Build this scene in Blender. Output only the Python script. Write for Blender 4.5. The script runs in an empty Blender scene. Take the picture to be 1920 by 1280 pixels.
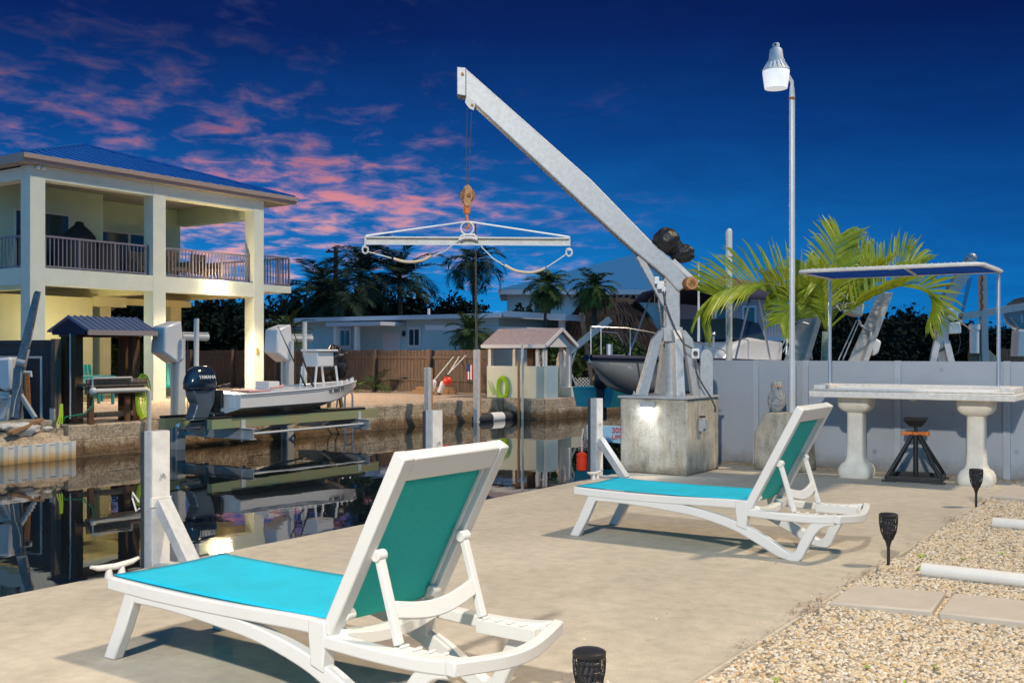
import bpy, bmesh, math, random
from mathutils import Vector, Matrix, Euler
from mathutils import noise as mnoise
S = bpy.context.scene
COL = S.collection
R = math.radians
# ------------------------------------------------------------------ camera frame
F, H, HOR = 1975.0, 1.35, 660.0
TH = math.atan(1330 / F)
CT, ST = math.cos(TH), math.sin(TH)
FWD = Vector((-ST, CT, 0)); RGT = Vector((CT, ST, 0)); UP = Vector((0, 0, 1))
def cw(X, Z, z=0.0): return Vector((X * CT - Z * ST, X * ST + Z * CT, z))
def at(px, py, Z): return cw((px - 960) / F * Z, Z, H - (py - HOR) / F * Z)      # a point at depth Z metres
def onx(px, py, x):                                                              # a point on the wall plane x = const
    t = (px - 960) / F; Z = x / (t * CT - ST); return at(px, py, Z)
def ony(px, py, y):
    t = (px - 960) / F; Z = y / (t * ST + CT); return at(px, py, Z)
# ------------------------------------------------------------------ materials
def mat(name, col, rough=0.6, metal=0.0, var=0.0, vscale=8.0, col2=None, bump=0.0, bscale=60.0, spec=0.5, sub=None, trans=0.0, stretch=None):
    m = bpy.data.materials.new(name); m.use_nodes = True
    nt = m.node_tree; N = nt.nodes; L = nt.links; b = N['Principled BSDF']
    b.inputs['Roughness'].default_value = rough; b.inputs['Metallic'].default_value = metal
    b.inputs['Specular IOR Level'].default_value = spec
    c = (*col, 1)
    b.inputs['Base Color'].default_value = c
    if var > 0 or col2 or bump > 0:
        tc = N.new('ShaderNodeTexCoord'); mp = N.new('ShaderNodeMapping')
        L.new(tc.outputs['Object'], mp.inputs['Vector'])
        if stretch: mp.inputs['Scale'].default_value = stretch
    if var > 0 or col2:
        n = N.new('ShaderNodeTexNoise'); n.inputs['Scale'].default_value = vscale; n.inputs['Detail'].default_value = 7; n.inputs['Roughness'].default_value = .65
        L.new(mp.outputs['Vector'], n.inputs['Vector'])
        r = N.new('ShaderNodeValToRGB'); L.new(n.outputs['Fac'], r.inputs['Fac'])
        r.color_ramp.elements[0].position = .32; r.color_ramp.elements[1].position = .68
        if col2:
            r.color_ramp.elements[0].color = (*col2, 1); r.color_ramp.elements[1].color = c
        else:
            r.color_ramp.elements[0].color = (*[v * (1 - var) for v in col], 1); r.color_ramp.elements[1].color = (*[min(1, v * (1 + var)) for v in col], 1)
        L.new(r.outputs['Color'], b.inputs['Base Color'])
    if bump > 0:
        n2 = N.new('ShaderNodeTexNoise'); n2.inputs['Scale'].default_value = bscale; n2.inputs['Detail'].default_value = 5
        L.new(mp.outputs['Vector'], n2.inputs['Vector'])
        bp = N.new('ShaderNodeBump'); bp.inputs['Strength'].default_value = bump; bp.inputs['Distance'].default_value = .02
        L.new(n2.outputs['Fac'], bp.inputs['Height']); L.new(bp.outputs['Normal'], b.inputs['Normal'])
    if trans > 0:
        tr = N.new('ShaderNodeBsdfTranslucent'); tr.inputs['Color'].default_value = c
        mx = N.new('ShaderNodeMixShader'); mx.inputs['Fac'].default_value = trans
        L.new(b.outputs[0], mx.inputs[1]); L.new(tr.outputs[0], mx.inputs[2]); L.new(mx.outputs[0], N['Material Output'].inputs['Surface'])
    return m
def emat(name, col, st):
    m = bpy.data.materials.new(name); m.use_nodes = True; b = m.node_tree.nodes['Principled BSDF']
    b.inputs['Emission Color'].default_value = (*col, 1); b.inputs['Emission Strength'].default_value = st
    b.inputs['Base Color'].default_value = (.8, .8, .8, 1); return m
# ------------------------------------------------------------------ mesh builder
class MB:
    def __init__(s, M=None): s.v = []; s.f = []; s.M = M
    def add(s, vs, fs):
        o = len(s.v)
        for p in vs:
            p = Vector(p); s.v.append(tuple(s.M @ p) if s.M else tuple(p))
        for q in fs: s.f.append([o + i for i in q])
        return s
    def box(s, x0, x1, y0, y1, z0, z1):
        return s.add([(x0,y0,z0),(x1,y0,z0),(x1,y1,z0),(x0,y1,z0),(x0,y0,z1),(x1,y0,z1),(x1,y1,z1),(x0,y1,z1)],
                     [(0,3,2,1),(4,5,6,7),(0,1,5,4),(1,2,6,5),(2,3,7,6),(3,0,4,7)])
    def beam(s, p0, p1, w, h=None, up=(0,0,1), w1=None, h1=None):
        p0 = Vector(p0); p1 = Vector(p1); h = w if h is None else h; w1 = w if w1 is None else w1; h1 = h if h1 is None else h1
        d = (p1 - p0).normalized(); u = Vector(up)
        if abs(d.dot(u)) > .98: u = Vector((1,0,0)) if abs(d.x) < .9 else Vector((0,1,0))
        a = d.cross(u).normalized(); b = a.cross(d).normalized()
        vs = []
        for p, ww, hh in ((p0, w, h), (p1, w1, h1)):
            for i, j in ((-1,-1),(1,-1),(1,1),(-1,1)): vs.append(p + a * (i * ww / 2) + b * (j * hh / 2))
        return s.add(vs, [(0,1,2,3),(7,6,5,4),(0,4,5,1),(1,5,6,2),(2,6,7,3),(3,7,4,0)])
    def tube(s, pts, r, n=8, cap=True):
        pts = [Vector(p) for p in pts]; k = len(pts); rs = r if isinstance(r, (list, tuple)) else [r] * k
        ref = None; vs = []; fs = []
        for i, p in enumerate(pts):
            d = (pts[min(i+1,k-1)] - pts[max(i-1,0)]).normalized()
            if ref is None: ref = Vector((0,0,1)) if abs(d.z) < .9 else Vector((1,0,0))
            a = d.cross(ref); 
            if a.length < 1e-6: a = d.cross(Vector((0,1,0)))
            a.normalize(); b = a.cross(d).normalized(); ref = b
            for j in range(n):
                t = 2 * math.pi * j / n; vs.append(p + (a * math.cos(t) + b * math.sin(t)) * rs[i])
        for i in range(k - 1):
            for j in range(n): fs.append((i*n+j, i*n+(j+1)%n, (i+1)*n+(j+1)%n, (i+1)*n+j))
        if cap: fs += [tuple(range(n))[::-1], tuple(range((k-1)*n, k*n))]
        return s.add(vs, fs)
    def lathe(s, c, prof, n=16, sx=1.0, sy=1.0, rot=0.0, sq=None):
        vs = []; fs = []; k = len(prof)
        for r, z in prof:
            for j in range(n):
                t = 2 * math.pi * j / n; cx, sn = math.cos(t), math.sin(t)
                if sq:
                    q = (abs(cx)**sq + abs(sn)**sq) ** (-1/sq); cx *= q; sn *= q
                x, y = r*cx*sx, r*sn*sy
                vs.append((c[0] + x*math.cos(rot) - y*math.sin(rot), c[1] + x*math.sin(rot) + y*math.cos(rot), c[2] + z))
        for i in range(k - 1):
            for j in range(n): fs.append((i*n+j, i*n+(j+1)%n, (i+1)*n+(j+1)%n, (i+1)*n+j))
        fs += [tuple(range(n))[::-1], tuple(range((k-1)*n, k*n))]
        return s.add(vs, fs)
    def prism(s, pts, off):
        n = len(pts); off = Vector(off); pts = [Vector(p) for p in pts]
        return s.add(pts + [p + off for p in pts], [tuple(range(n)), tuple(range(n, 2*n))[::-1]] + [(i, (i+1)%n, n+(i+1)%n, n+i) for i in range(n)])
    def sweep(s, rings, closed=True, cap=True):
        n = len(rings[0]); vs = [p for r in rings for p in r]; fs = []
        for i in range(len(rings) - 1):
            for j in range(n if closed else n - 1): fs.append((i*n+j, i*n+(j+1)%n, (i+1)*n+(j+1)%n, (i+1)*n+j))
        if cap: fs += [tuple(range(n))[::-1], tuple(range((len(rings)-1)*n, len(rings)*n))]
        return s.add(vs, fs)
    def ball(s, c, r, n=14, m=9, sc=(1,1,1), lump=0.0, fr=6.0):
        vs = []; fs = []; c = Vector(c)
        for i in range(m + 1):
            a = math.pi * i / m
            for j in range(n):
                b = 2 * math.pi * j / n; d = Vector((math.sin(a)*math.cos(b), math.sin(a)*math.sin(b), math.cos(a)))
                q = r * (1 + lump * mnoise.noise(d * fr + c) - (.35 * lump * abs(mnoise.noise(Vector((d.x*fr*2.6, d.y*fr*2.6, d.z*fr*.9)) + c)) if lump else 0)); vs.append(c + Vector((d.x*sc[0], d.y*sc[1], d.z*sc[2])) * q)
        for i in range(m):
            for j in range(n): fs.append((i*n+j, (i+1)*n+j, (i+1)*n+(j+1)%n, i*n+(j+1)%n))
        return s.add(vs, fs)
    def quad(s, a, b, c, d): return s.add([a,b,c,d], [(0,1,2,3)])
WM = {}
def build(name, mb, m, parent=None, smooth=False, bevel=0.0, seg=2, recalc=True, origin=None):
    me = bpy.data.meshes.new(name)
    sh = Vector(origin) if origin is not None else Vector((0,0,0))
    me.from_pydata([tuple(Vector(v) - sh) for v in mb.v] if origin is not None else mb.v, [], mb.f)
    if recalc:
        bm = bmesh.new(); bm.from_mesh(me)
        bmesh.ops.remove_doubles(bm, verts=bm.verts, dist=1e-5)
        bmesh.ops.recalc_face_normals(bm, faces=bm.faces); bm.to_mesh(me); bm.free()
    if smooth:
        me.polygons.foreach_set('use_smooth', [True] * len(me.polygons)); me.set_sharp_from_angle(angle=R(42))
    me.materials.append(m)
    o = bpy.data.objects.new(name, me); COL.objects.link(o)
    if origin is not None: o.location = sh
    if bevel > 0:
        b = o.modifiers.new('edge', 'BEVEL'); b.width = bevel; b.segments = seg; b.limit_method = 'ANGLE'; b.angle_limit = R(40)
        b.harden_normals = False
    if parent is not None:
        o.parent = parent; o.matrix_parent_inverse = WM[parent.name].inverted()
    WM[o.name] = Matrix.Translation(sh)
    return o
def thing(name, label, cat, loc=(0,0,0), rz=0.0, group=None):
    o = bpy.data.objects.new(name, None); COL.objects.link(o); o.location = loc; o.rotation_euler = (0,0,rz); o.empty_display_size = .1
    o['label'] = label; o['category'] = cat
    if group: o['group'] = group
    WM[o.name] = Matrix.Translation(Vector(loc)) @ Matrix.Rotation(rz, 4, 'Z')
    return o
def tag(o, label, cat, group=None, kind=None):
    o['label'] = label; o['category'] = cat
    if group: o['group'] = group
    if kind: o['kind'] = kind
    return o
def struct(name, mb, m, kind='structure', **k):
    o = build(name, mb, m, **k); o['kind'] = kind; return o
def dup(root, loc, rz=0.0, label=None, group=None, scale=None):
    def cp(o, par):
        c = o.copy(); COL.objects.link(c)
        if par is not None: c.parent = par; c.matrix_parent_inverse = o.matrix_parent_inverse.copy()
        for ch in [x for x in COL.objects if x.parent == o]: cp(ch, c)
        return c
    r = cp(root, None); r.location = loc; r.rotation_euler = (0,0,rz)
    if scale: r.scale = (scale, scale, scale)
    if label: r['label'] = label
    if group: r['group'] = group
    WM[r.name] = Matrix.Translation(Vector(loc)) @ Matrix.Rotation(rz, 4, 'Z')
    return r
def text(name, body, size, M, m, parent, ext=.002, shear=0.0):
    cu = bpy.data.curves.new(name, 'FONT'); cu.body = body; cu.size = size; cu.extrude = ext; cu.align_x = 'CENTER'; cu.align_y = 'CENTER'; cu.shear = shear
    cu.offset = size * .012
    cu.materials.append(m); tmp = bpy.data.objects.new('tmp', cu); COL.objects.link(tmp)
    dg = bpy.context.evaluated_depsgraph_get(); dg.update()
    me = bpy.data.meshes.new_from_object(tmp.evaluated_get(dg)); me.name = name; bpy.data.objects.remove(tmp)
    o = bpy.data.objects.new(name, me); COL.objects.link(o); WM[o.name] = M.copy()
    o.parent = parent; o.matrix_parent_inverse = WM[parent.name].inverted(); o.matrix_basis = M; return o
def frame(o, xa, ya):                                   # matrix whose local x,y axes lie along xa,ya
    xa = Vector(xa).normalized(); za = xa.cross(Vector(ya)).normalized(); ya = za.cross(xa)
    M = Matrix((xa, ya, za)).transposed().to_4x4(); M.translation = Vector(o); return M
# ------------------------------------------------------------------ palette
M = {}
def mk(k, *a, **kw): M[k] = mat(k, *a, **kw)
mk('resin', (.66,.66,.645), rough=.38, var=.03, vscale=3)
mk('sling', (.004,.52,.74), rough=.75, var=.09, vscale=5, bump=.3, bscale=420, trans=.15)
mk('galv', (.43,.45,.475), rough=.48, metal=.2, var=.12, vscale=22)
mk('galv_dark', (.20,.22,.25), rough=.5, metal=.4, var=.3, vscale=9)
mk('steel', (.62,.64,.68), rough=.28, metal=.85)
mk('white', (.78,.78,.78), rough=.4, var=.05, vscale=5)
mk('white_dirty', (.62,.615,.60), rough=.55, var=.14, vscale=9)
mk('pvc', (.64,.63,.60), rough=.35, var=.05, vscale=6)
mk('rubber', (.03,.035,.045), rough=.7, var=.3, vscale=20)
mk('black', (.016,.016,.018), rough=.45)
mk('sling_in_warm_light', (.012,.50,.45), rough=.8, var=.10, vscale=90, bump=.25, bscale=500, trans=.12)  # same turquoise fabric, with the warm light on its back mixed into the colour
mk('black_bag', (.014,.015,.018), rough=.42, bump=1.0, bscale=12, stretch=(1,1,.35))
mk('bbq', (.008,.008,.01), rough=.7)
mk('rust', (.42,.20,.06), rough=.7, var=.5, vscale=30, col2=(.12,.045,.02))
mk('rust_ring', (.60,.33,.14), rough=.6, col2=(.3,.12,.04), vscale=40)
mk('orange', (.60,.17,.03), rough=.5, var=.25, vscale=40)
mk('red', (.78,.05,.015), rough=.35, var=.1, vscale=6)
mk('wood', (.17,.085,.04), rough=.8, col2=(.075,.036,.018), vscale=5, stretch=(6,6,.8), bump=.2, bscale=30)
mk('wood_grey', (.22,.17,.13), rough=.85, col2=(.10,.075,.055), vscale=4, stretch=(7,7,.7), bump=.2, bscale=30)
mk('fence_wood', (.22,.15,.11), rough=.85, col2=(.095,.066,.052), vscale=3.5, stretch=(8,8,.5), bump=.25, bscale=25)
mk('fence_dark', (.060,.060,.075), rough=.85, col2=(.03,.032,.042), vscale=4, stretch=(14,14,.6))
mk('plank', (.42,.25,.13), rough=.8, col2=(.25,.14,.07), vscale=5, stretch=(1,1,6))
mk('treated', (.20,.30,.17), rough=.8, col2=(.33,.27,.14), vscale=2.2, stretch=(3,1,3))
mk('carpet', (.012,.013,.016), rough=.95)
mk('stucco', (.63,.71,.65), rough=.85, var=.05, vscale=2.5, bump=.35, bscale=70)
mk('stucco_in', (.54,.68,.55), rough=.85, var=.04, vscale=2, bump=.2, bscale=70)
mk('stucco_under', (.62,.60,.36), rough=.85, var=.05, vscale=2, bump=.2, bscale=70)
mk('soffit', (.34,.34,.33), rough=.8)
mk('fascia', (.36,.30,.29), rough=.6)
mk('rail', (.22,.21,.27), rough=.4, metal=.2)
mk('blue_roof', (.012,.135,.47), rough=.42, metal=.0, var=.08, vscale=2)
mk('blue_roof_far', (.02,.17,.42), rough=.6)
mk('tin_roof', (.14,.19,.32), rough=.4, metal=.3, var=.1)
mk('pane', (.03,.06,.08), rough=.08, spec=.8)
mk('door_frame', (.70,.70,.66), rough=.5)
mk('cyan_wall', (.40,.58,.66), rough=.85, var=.07, vscale=.7)
mk('lav_trim', (.60,.62,.70), rough=.6)
mk('pale_wall', (.48,.52,.50), rough=.85, var=.06, vscale=1)
mk('pink_wall', (.44,.33,.36), rough=.85, var=.05, vscale=1)
mk('brown_roof', (.16,.10,.09), rough=.8)
mk('thatch', (.060,.045,.042), rough=.95, col2=(.018,.014,.015), vscale=7, stretch=(5,5,.7), bump=.8, bscale=20)
mk('shingle', (.42,.33,.34), rough=.85, col2=(.30,.23,.24), vscale=9, bump=.3, bscale=30)
mk('hut_cream', (.72,.70,.56), rough=.6, var=.05, vscale=3)
mk('hut_blue', (.40,.53,.60), rough=.6, var=.05, vscale=3)
mk('trim', (.78,.74,.72), rough=.55, var=.05, vscale=6)
mk('hose', (.50,.72,.03), rough=.45)
mk('hose_green', (.02,.22,.12), rough=.4)
mk('cone', (.40,.37,.32), rough=.85)
mk('navy', (.008,.014,.05), rough=.75)
mk('canvas', (.004,.16,.56), rough=.8, trans=.5)
mk('hull_white', (.70,.71,.73), rough=.22, var=.03, vscale=2)
mk('hull_grey', (.62,.66,.72), rough=.25)
mk('engine_blue', (.012,.024,.046), rough=.14, spec=.8)
mk('engine_grey', (.10,.13,.17), rough=.25, metal=.3)
mk('rod', (.03,.025,.03), rough=.4)
mk('teal', (.0,.24,.27), rough=.5, var=.1)
mk('teal_hull', (.02,.26,.34), rough=.4)
mk('panel_grey', (.34,.38,.445), rough=.5, var=.06, vscale=1.3, bump=.03, bscale=6)
mk('panel_trim', (.37,.41,.475), rough=.5, var=.08, vscale=4)
mk('cast', (.70,.66,.57), rough=.75, var=.10, vscale=7, bump=.12, bscale=60)
mk('cast_top', (.70,.67,.62), rough=.7, var=.14, vscale=22, bump=.1, bscale=90)
mk('cut_board', (.86,.86,.86), rough=.5)
mk('owl', (.40,.42,.43), rough=.85, col2=(.13,.14,.16), vscale=38, bump=.3, bscale=60)
mk('amber', (.7,.32,.02), rough=.3)
mk('lamp_grey', (.76,.78,.80), rough=.45)
mk('pole', (.58,.62,.66), rough=.45, metal=.25, var=.06, vscale=6)
mk('sign_blue', (.30,.58,.80), rough=.45, var=.06)
mk('sign_red', (.62,.02,.05), rough=.5)
mk('ink', (.02,.02,.03), rough=.5)
mk('letter_white', (.8,.82,.85), rough=.4)
mk('rope', (.68,.66,.62), rough=.9)
mk('cable', (.05,.05,.06), rough=.6)
mk('hosepad', (.62,.50,.36), rough=.6)
mk('slab', (.46,.41,.35), rough=.85, var=.07, vscale=6, bump=.2, bscale=120)
mk('palm_lit', (.40,.46,.03), rough=.45, col2=(.10,.22,.012), vscale=3.2, trans=.3)
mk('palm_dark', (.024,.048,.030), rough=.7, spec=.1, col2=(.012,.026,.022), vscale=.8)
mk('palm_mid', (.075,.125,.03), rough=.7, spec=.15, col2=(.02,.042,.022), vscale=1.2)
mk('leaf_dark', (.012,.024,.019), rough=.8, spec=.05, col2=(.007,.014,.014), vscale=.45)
mk('leaf_hedge', (.13,.17,.02), rough=.6, col2=(.03,.06,.01), vscale=3)
mk('trunk', (.06,.055,.055), rough=.9, col2=(.03,.028,.03), vscale=6)
mk('palm_stem', (.32,.42,.34), rough=.6, col2=(.20,.29,.2), vscale=5, stretch=(1,1,6))
mk('dead_frond', (.20,.10,.05), rough=.8)
mk('weed', (.20,.34,.01), rough=.6)
mk('fabric_pink', (.62,.36,.33), rough=.8)
mk('wicker', (.33,.22,.15), rough=.8)
mk('rockwhite', (.62,.60,.58), rough=.9, var=.2, vscale=8)
mk('flag_blue', (.02,.03,.16), rough=.7); mk('flag_red', (.45,.02,.04), rough=.7)
M['bulb'] = emat('bulb', (1,.80,.45), 70); M['led'] = emat('led', (.93,.97,1), 22); M['lens'] = emat('lens', (.92,.93,1), .55)
M['string_light'] = emat('string_light', (1,.6,.2), 4)

def nodes(name):
    m = bpy.data.materials.new(name); m.use_nodes = True; nt = m.node_tree
    return m, nt.nodes, nt.links, nt.nodes['Principled BSDF']
def ramp(N, stops, interp='LINEAR'):
    r = N.new('ShaderNodeValToRGB'); e = r.color_ramp.elements; r.color_ramp.interpolation = interp
    while len(e) < len(stops): e.new(.5)
    for i, (p, c) in enumerate(stops): e[i].position = p; e[i].color = (*c, 1)
    return r
def noise(N, L, vec, scale, det=6, rough=.6, dist=0.0):
    n = N.new('ShaderNodeTexNoise'); n.inputs['Scale'].default_value = scale; n.inputs['Detail'].default_value = det; n.inputs['Roughness'].default_value = rough; n.inputs['Distortion'].default_value = dist
    if vec is not None: L.new(vec, n.inputs['Vector'])
    return n
def mixc(N, L, fac, a, b, mode='MIX'):
    x = N.new('ShaderNodeMix'); x.data_type = 'RGBA'; x.blend_type = mode
    for sock, v in ((0, fac), (6, a), (7, b)):
        if hasattr(v, 'links'): L.new(v, x.inputs[sock])
        elif isinstance(v, tuple): x.inputs[sock].default_value = (*v, 1)
        else: x.inputs[sock].default_value = v
    return x.outputs[2]
def math_(N, L, op, a, b=None, clamp=False):
    x = N.new('ShaderNodeMath'); x.operation = op; x.use_clamp = clamp
    for i, v in enumerate((a, b)):
        if v is None: continue
        if hasattr(v, 'links'): L.new(v, x.inputs[i])
        else: x.inputs[i].default_value = v
    return x.outputs[0]
def mrange(N, L, v, a, b, c=0.0, d=1.0, smooth=True):
    x = N.new('ShaderNodeMapRange'); x.interpolation_type = 'SMOOTHSTEP' if smooth else 'LINEAR'
    L.new(v, x.inputs[0])
    for i, q in enumerate((a, b, c, d)): x.inputs[1 + i].default_value = q
    return x.outputs[0]
# brushed concrete of the patio
def concrete_patio():
    m, N, L, b = nodes('patio_concrete'); tc = N.new('ShaderNodeTexCoord').outputs['Object']
    mp = N.new('ShaderNodeMapping'); L.new(tc, mp.inputs[0]); mp.inputs['Scale'].default_value = (1, .55, 1)
    n1 = noise(N, L, mp.outputs[0], 1.1, 8, .62, .6); r1 = ramp(N, [(.27, (.41,.372,.305)), (.5, (.505,.455,.37)), (.74, (.60,.545,.455))]); L.new(n1.outputs[0], r1.inputs[0])
    n2 = noise(N, L, tc, 9, 8, .7); r2 = ramp(N, [(.36, (.82,.82,.82)), (.60, (1,1,1))]); L.new(n2.outputs[0], r2.inputs[0])
    n3 = noise(N, L, tc, 260, 3, .7); r3 = ramp(N, [(.3, (.78,.77,.76)), (.6, (1.05,1.05,1.05))]); L.new(n3.outputs[0], r3.inputs[0])
    v = N.new('ShaderNodeTexVoronoi'); v.inputs['Scale'].default_value = 3.2; v.inputs['Randomness'].default_value = 1; L.new(tc, v.inputs['Vector'])
    spot = ramp(N, [(.022, (.45,.40,.36)), (.045, (1,1,1))]); L.new(v.outputs['Distance'], spot.inputs[0])
    c = mixc(N, L, 1.0, r1.outputs[0], r2.outputs[0], 'MULTIPLY'); c = mixc(N, L, 1.0, c, r3.outputs[0], 'MULTIPLY'); c = mixc(N, L, .7, c, spot.outputs[0], 'MULTIPLY')
    L.new(c, b.inputs['Base Color']); b.inputs['Roughness'].default_value = .8
    bp = N.new('ShaderNodeBump'); bp.inputs['Strength'].default_value = .35; bp.inputs['Distance'].default_value = .006
    L.new(n3.outputs[0], bp.inputs['Height']); L.new(bp.outputs[0], b.inputs['Normal']); return m
M['patio'] = concrete_patio()
def concrete_block():
    m, N, L, b = nodes('weathered_concrete'); tc = N.new('ShaderNodeTexCoord').outputs['Object']
    n1 = noise(N, L, tc, 4.5, 9, .68, .4); r1 = ramp(N, [(.26, (.27,.26,.235)), (.45, (.43,.415,.375)), (.7, (.55,.53,.485))]); L.new(n1.outputs[0], r1.inputs[0])
    mp = N.new('ShaderNodeMapping'); L.new(tc, mp.inputs[0]); mp.inputs['Scale'].default_value = (7, 7, .9)
    n2 = noise(N, L, mp.outputs[0], 2.2, 7, .7); r2 = ramp(N, [(.38, (.80,.73,.62)), (.55, (1,.97,.92)), (.75, (1.03,1.03,1.03))]); L.new(n2.outputs[0], r2.inputs[0])
    n3 = noise(N, L, tc, 45, 4, .8); r3 = ramp(N, [(.33, (.55,.54,.52)), (.47, (1,1,1))]); L.new(n3.outputs[0], r3.inputs[0])
    c = mixc(N, L, 1.0, r1.outputs[0], r2.outputs[0], 'MULTIPLY'); c = mixc(N, L, .8, c, r3.outputs[0], 'MULTIPLY')
    z = N.new('ShaderNodeSeparateXYZ'); L.new(tc, z.inputs[0]); h = math_(N, L, 'ADD', z.outputs[2], math_(N, L, 'MULTIPLY', n1.outputs[0], .35))
    st = ramp(N, [(.20, (.42,.39,.34)), (.30, (1,1,1))]); L.new(h, st.inputs[0]); c = mixc(N, L, .7, c, st.outputs[0], 'MULTIPLY')
    L.new(c, b.inputs['Base Color']); b.inputs['Roughness'].default_value = .9; b.inputs['Specular IOR Level'].default_value = .15
    bp = N.new('ShaderNodeBump'); bp.inputs['Strength'].default_value = .5; bp.inputs['Distance'].default_value = .01
    L.new(n3.outputs[0], bp.inputs['Height']); L.new(bp.outputs[0], b.inputs['Normal']); return m
M['block'] = concrete_block()
def seawall_mat():
    m, N, L, b = nodes('seawall_stone'); tc = N.new('ShaderNodeTexCoord').outputs['Object']
    sw = N.new('ShaderNodeSeparateXYZ'); L.new(tc, sw.inputs[0]); cb = N.new('ShaderNodeCombineXYZ')
    L.new(math_(N, L, 'ADD', sw.outputs[1], math_(N, L, 'MULTIPLY', sw.outputs[0], 1.0)), cb.inputs[0]); L.new(sw.outputs[2], cb.inputs[1])
    n0 = noise(N, L, tc, 3, 6, .6)
    br = N.new('ShaderNodeTexBrick'); br.inputs['Scale'].default_value = 1; br.inputs['Brick Width'].default_value = .55; br.inputs['Row Height'].default_value = .28; br.inputs['Mortar Size'].default_value = .012; br.inputs['Mortar Smooth'].default_value = .6
    br.inputs['Color1'].default_value = (.80,.74,.66,1); br.inputs['Color2'].default_value = (1,.97,.9,1); br.inputs['Mortar'].default_value = (.50,.45,.40,1)
    L.new(cb.outputs[0], br.inputs['Vector'])
    n1 = noise(N, L, tc, 2.3, 9, .72, .5); r1 = ramp(N, [(.28, (.22,.175,.13)), (.42, (.50,.41,.31)), (.58, (.68,.58,.45)), (.78, (.74,.69,.61))]); L.new(n1.outputs[0], r1.inputs[0])
    n2 = noise(N, L, tc, 16, 6, .75); r2 = ramp(N, [(.36, (.45,.42,.40)), (.58, (1.05,1.03,1))]); L.new(n2.outputs[0], r2.inputs[0])
    c = mixc(N, L, .35, r1.outputs[0], br.outputs[0], 'MULTIPLY'); c = mixc(N, L, .85, c, r2.outputs[0], 'MULTIPLY')
    h = math_(N, L, 'ADD', sw.outputs[2], math_(N, L, 'MULTIPLY', math_(N, L, 'SUBTRACT', n1.outputs[0], .5), .35))
    tide = ramp(N, [(.0, (.16,.12,.08)), (.32, (.30,.22,.13)), (.55, (1,1,1))]); L.new(mrange(N, L, h, -.66, .0, 0, 1, False), tide.inputs[0])
    c = mixc(N, L, .92, c, tide.outputs[0], 'MULTIPLY')
    L.new(c, b.inputs['Base Color']); b.inputs['Roughness'].default_value = .85
    bp = N.new('ShaderNodeBump'); bp.inputs['Strength'].default_value = .9; bp.inputs['Distance'].default_value = .04
    L.new(math_(N, L, 'ADD', n2.outputs[0], math_(N, L, 'MULTIPLY', br.outputs['Fac'], -.2)), bp.inputs['Height']); L.new(bp.outputs[0], b.inputs['Normal']); return m
M['seawall'] = seawall_mat()
def gravel_mat(name, stops, scale):
    m, N, L, b = nodes(name); tc = N.new('ShaderNodeTexCoord').outputs['Object']
    v = N.new('ShaderNodeTexVoronoi'); v.inputs['Scale'].default_value = scale; L.new(tc, v.inputs['Vector'])
    s = N.new('ShaderNodeSeparateColor'); L.new(v.outputs['Color'], s.inputs[0])
    r = ramp(N, stops); L.new(s.outputs[0], r.inputs[0])
    e = ramp(N, [(.0, (1,1,1)), (.75, (.45,.42,.4))]); L.new(v.outputs['Distance'], e.inputs[0])
    n = noise(N, L, tc, .7, 5); g = ramp(N, [(.3, (.8,.78,.76)), (.7, (1.08,1.06,1.04))]); L.new(n.outputs[0], g.inputs[0])
    c = mixc(N, L, .8, r.outputs[0], e.outputs[0], 'MULTIPLY'); c = mixc(N, L, 1.0, c, g.outputs[0], 'MULTIPLY')
    L.new(c, b.inputs['Base Color']); b.inputs['Roughness'].default_value = .9
    bp = N.new('ShaderNodeBump'); bp.invert = True; bp.inputs['Strength'].default_value = .8; bp.inputs['Distance'].default_value = .02
    L.new(v.outputs['Distance'], bp.inputs['Height']); L.new(bp.outputs[0], b.inputs['Normal']); return m
M['yard_gravel'] = gravel_mat('yard_gravel', [(0, (.48,.36,.29)), (.5, (.66,.53,.44)), (1, (.78,.68,.60))], 26)
M['gravel_base'] = gravel_mat('gravel_base', [(0, (.24,.19,.13)), (.5, (.38,.32,.23)), (1, (.5,.45,.36))], 60)
def stone_mat():
    m, N, L, b = nodes('pebble'); oi = N.new('ShaderNodeObjectInfo')
    r = ramp(N, [(0, (.13,.115,.10)), (.14, (.31,.27,.22)), (.28, (.52,.37,.19)), (.48, (.57,.48,.35)), (.74, (.63,.57,.47)), (.9, (.36,.335,.30)), (1, (.72,.69,.62))]); L.new(oi.outputs['Random'], r.inputs[0])
    tc = N.new('ShaderNodeTexCoord').outputs['Object']; n = noise(N, L, tc, 1.6, 5); g = ramp(N, [(.3, (.75,.72,.68)), (.65, (1.05,1.04,1.02))]); L.new(n.outputs[0], g.inputs[0])
    L.new(mixc(N, L, 1.0, r.outputs[0], g.outputs[0], 'MULTIPLY'), b.inputs['Base Color']); b.inputs['Roughness'].default_value = .8; return m
M['pebble'] = stone_mat()
def water_mat():
    m, N, L, b = nodes('canal_water'); tc = N.new('ShaderNodeTexCoord').outputs['Object']
    b.inputs['Base Color'].default_value = (.006,.010,.014,1); b.inputs['Roughness'].default_value = .015; b.inputs['IOR'].default_value = 1.45
    mp = N.new('ShaderNodeMapping'); L.new(tc, mp.inputs[0]); mp.inputs['Scale'].default_value = (1, .6, 1)
    n = noise(N, L, mp.outputs[0], 1.6, 2, .4); n2 = noise(N, L, mp.outputs[0], 9, 2, .5)
    bp = N.new('ShaderNodeBump'); bp.inputs['Strength'].default_value = .045; bp.inputs['Distance'].default_value = .05
    L.new(math_(N, L, 'ADD', n.outputs[0], math_(N, L, 'MULTIPLY', n2.outputs[0], .10)), bp.inputs['Height']); L.new(bp.outputs[0], b.inputs['Normal']); return m
M['water'] = water_mat()
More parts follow.
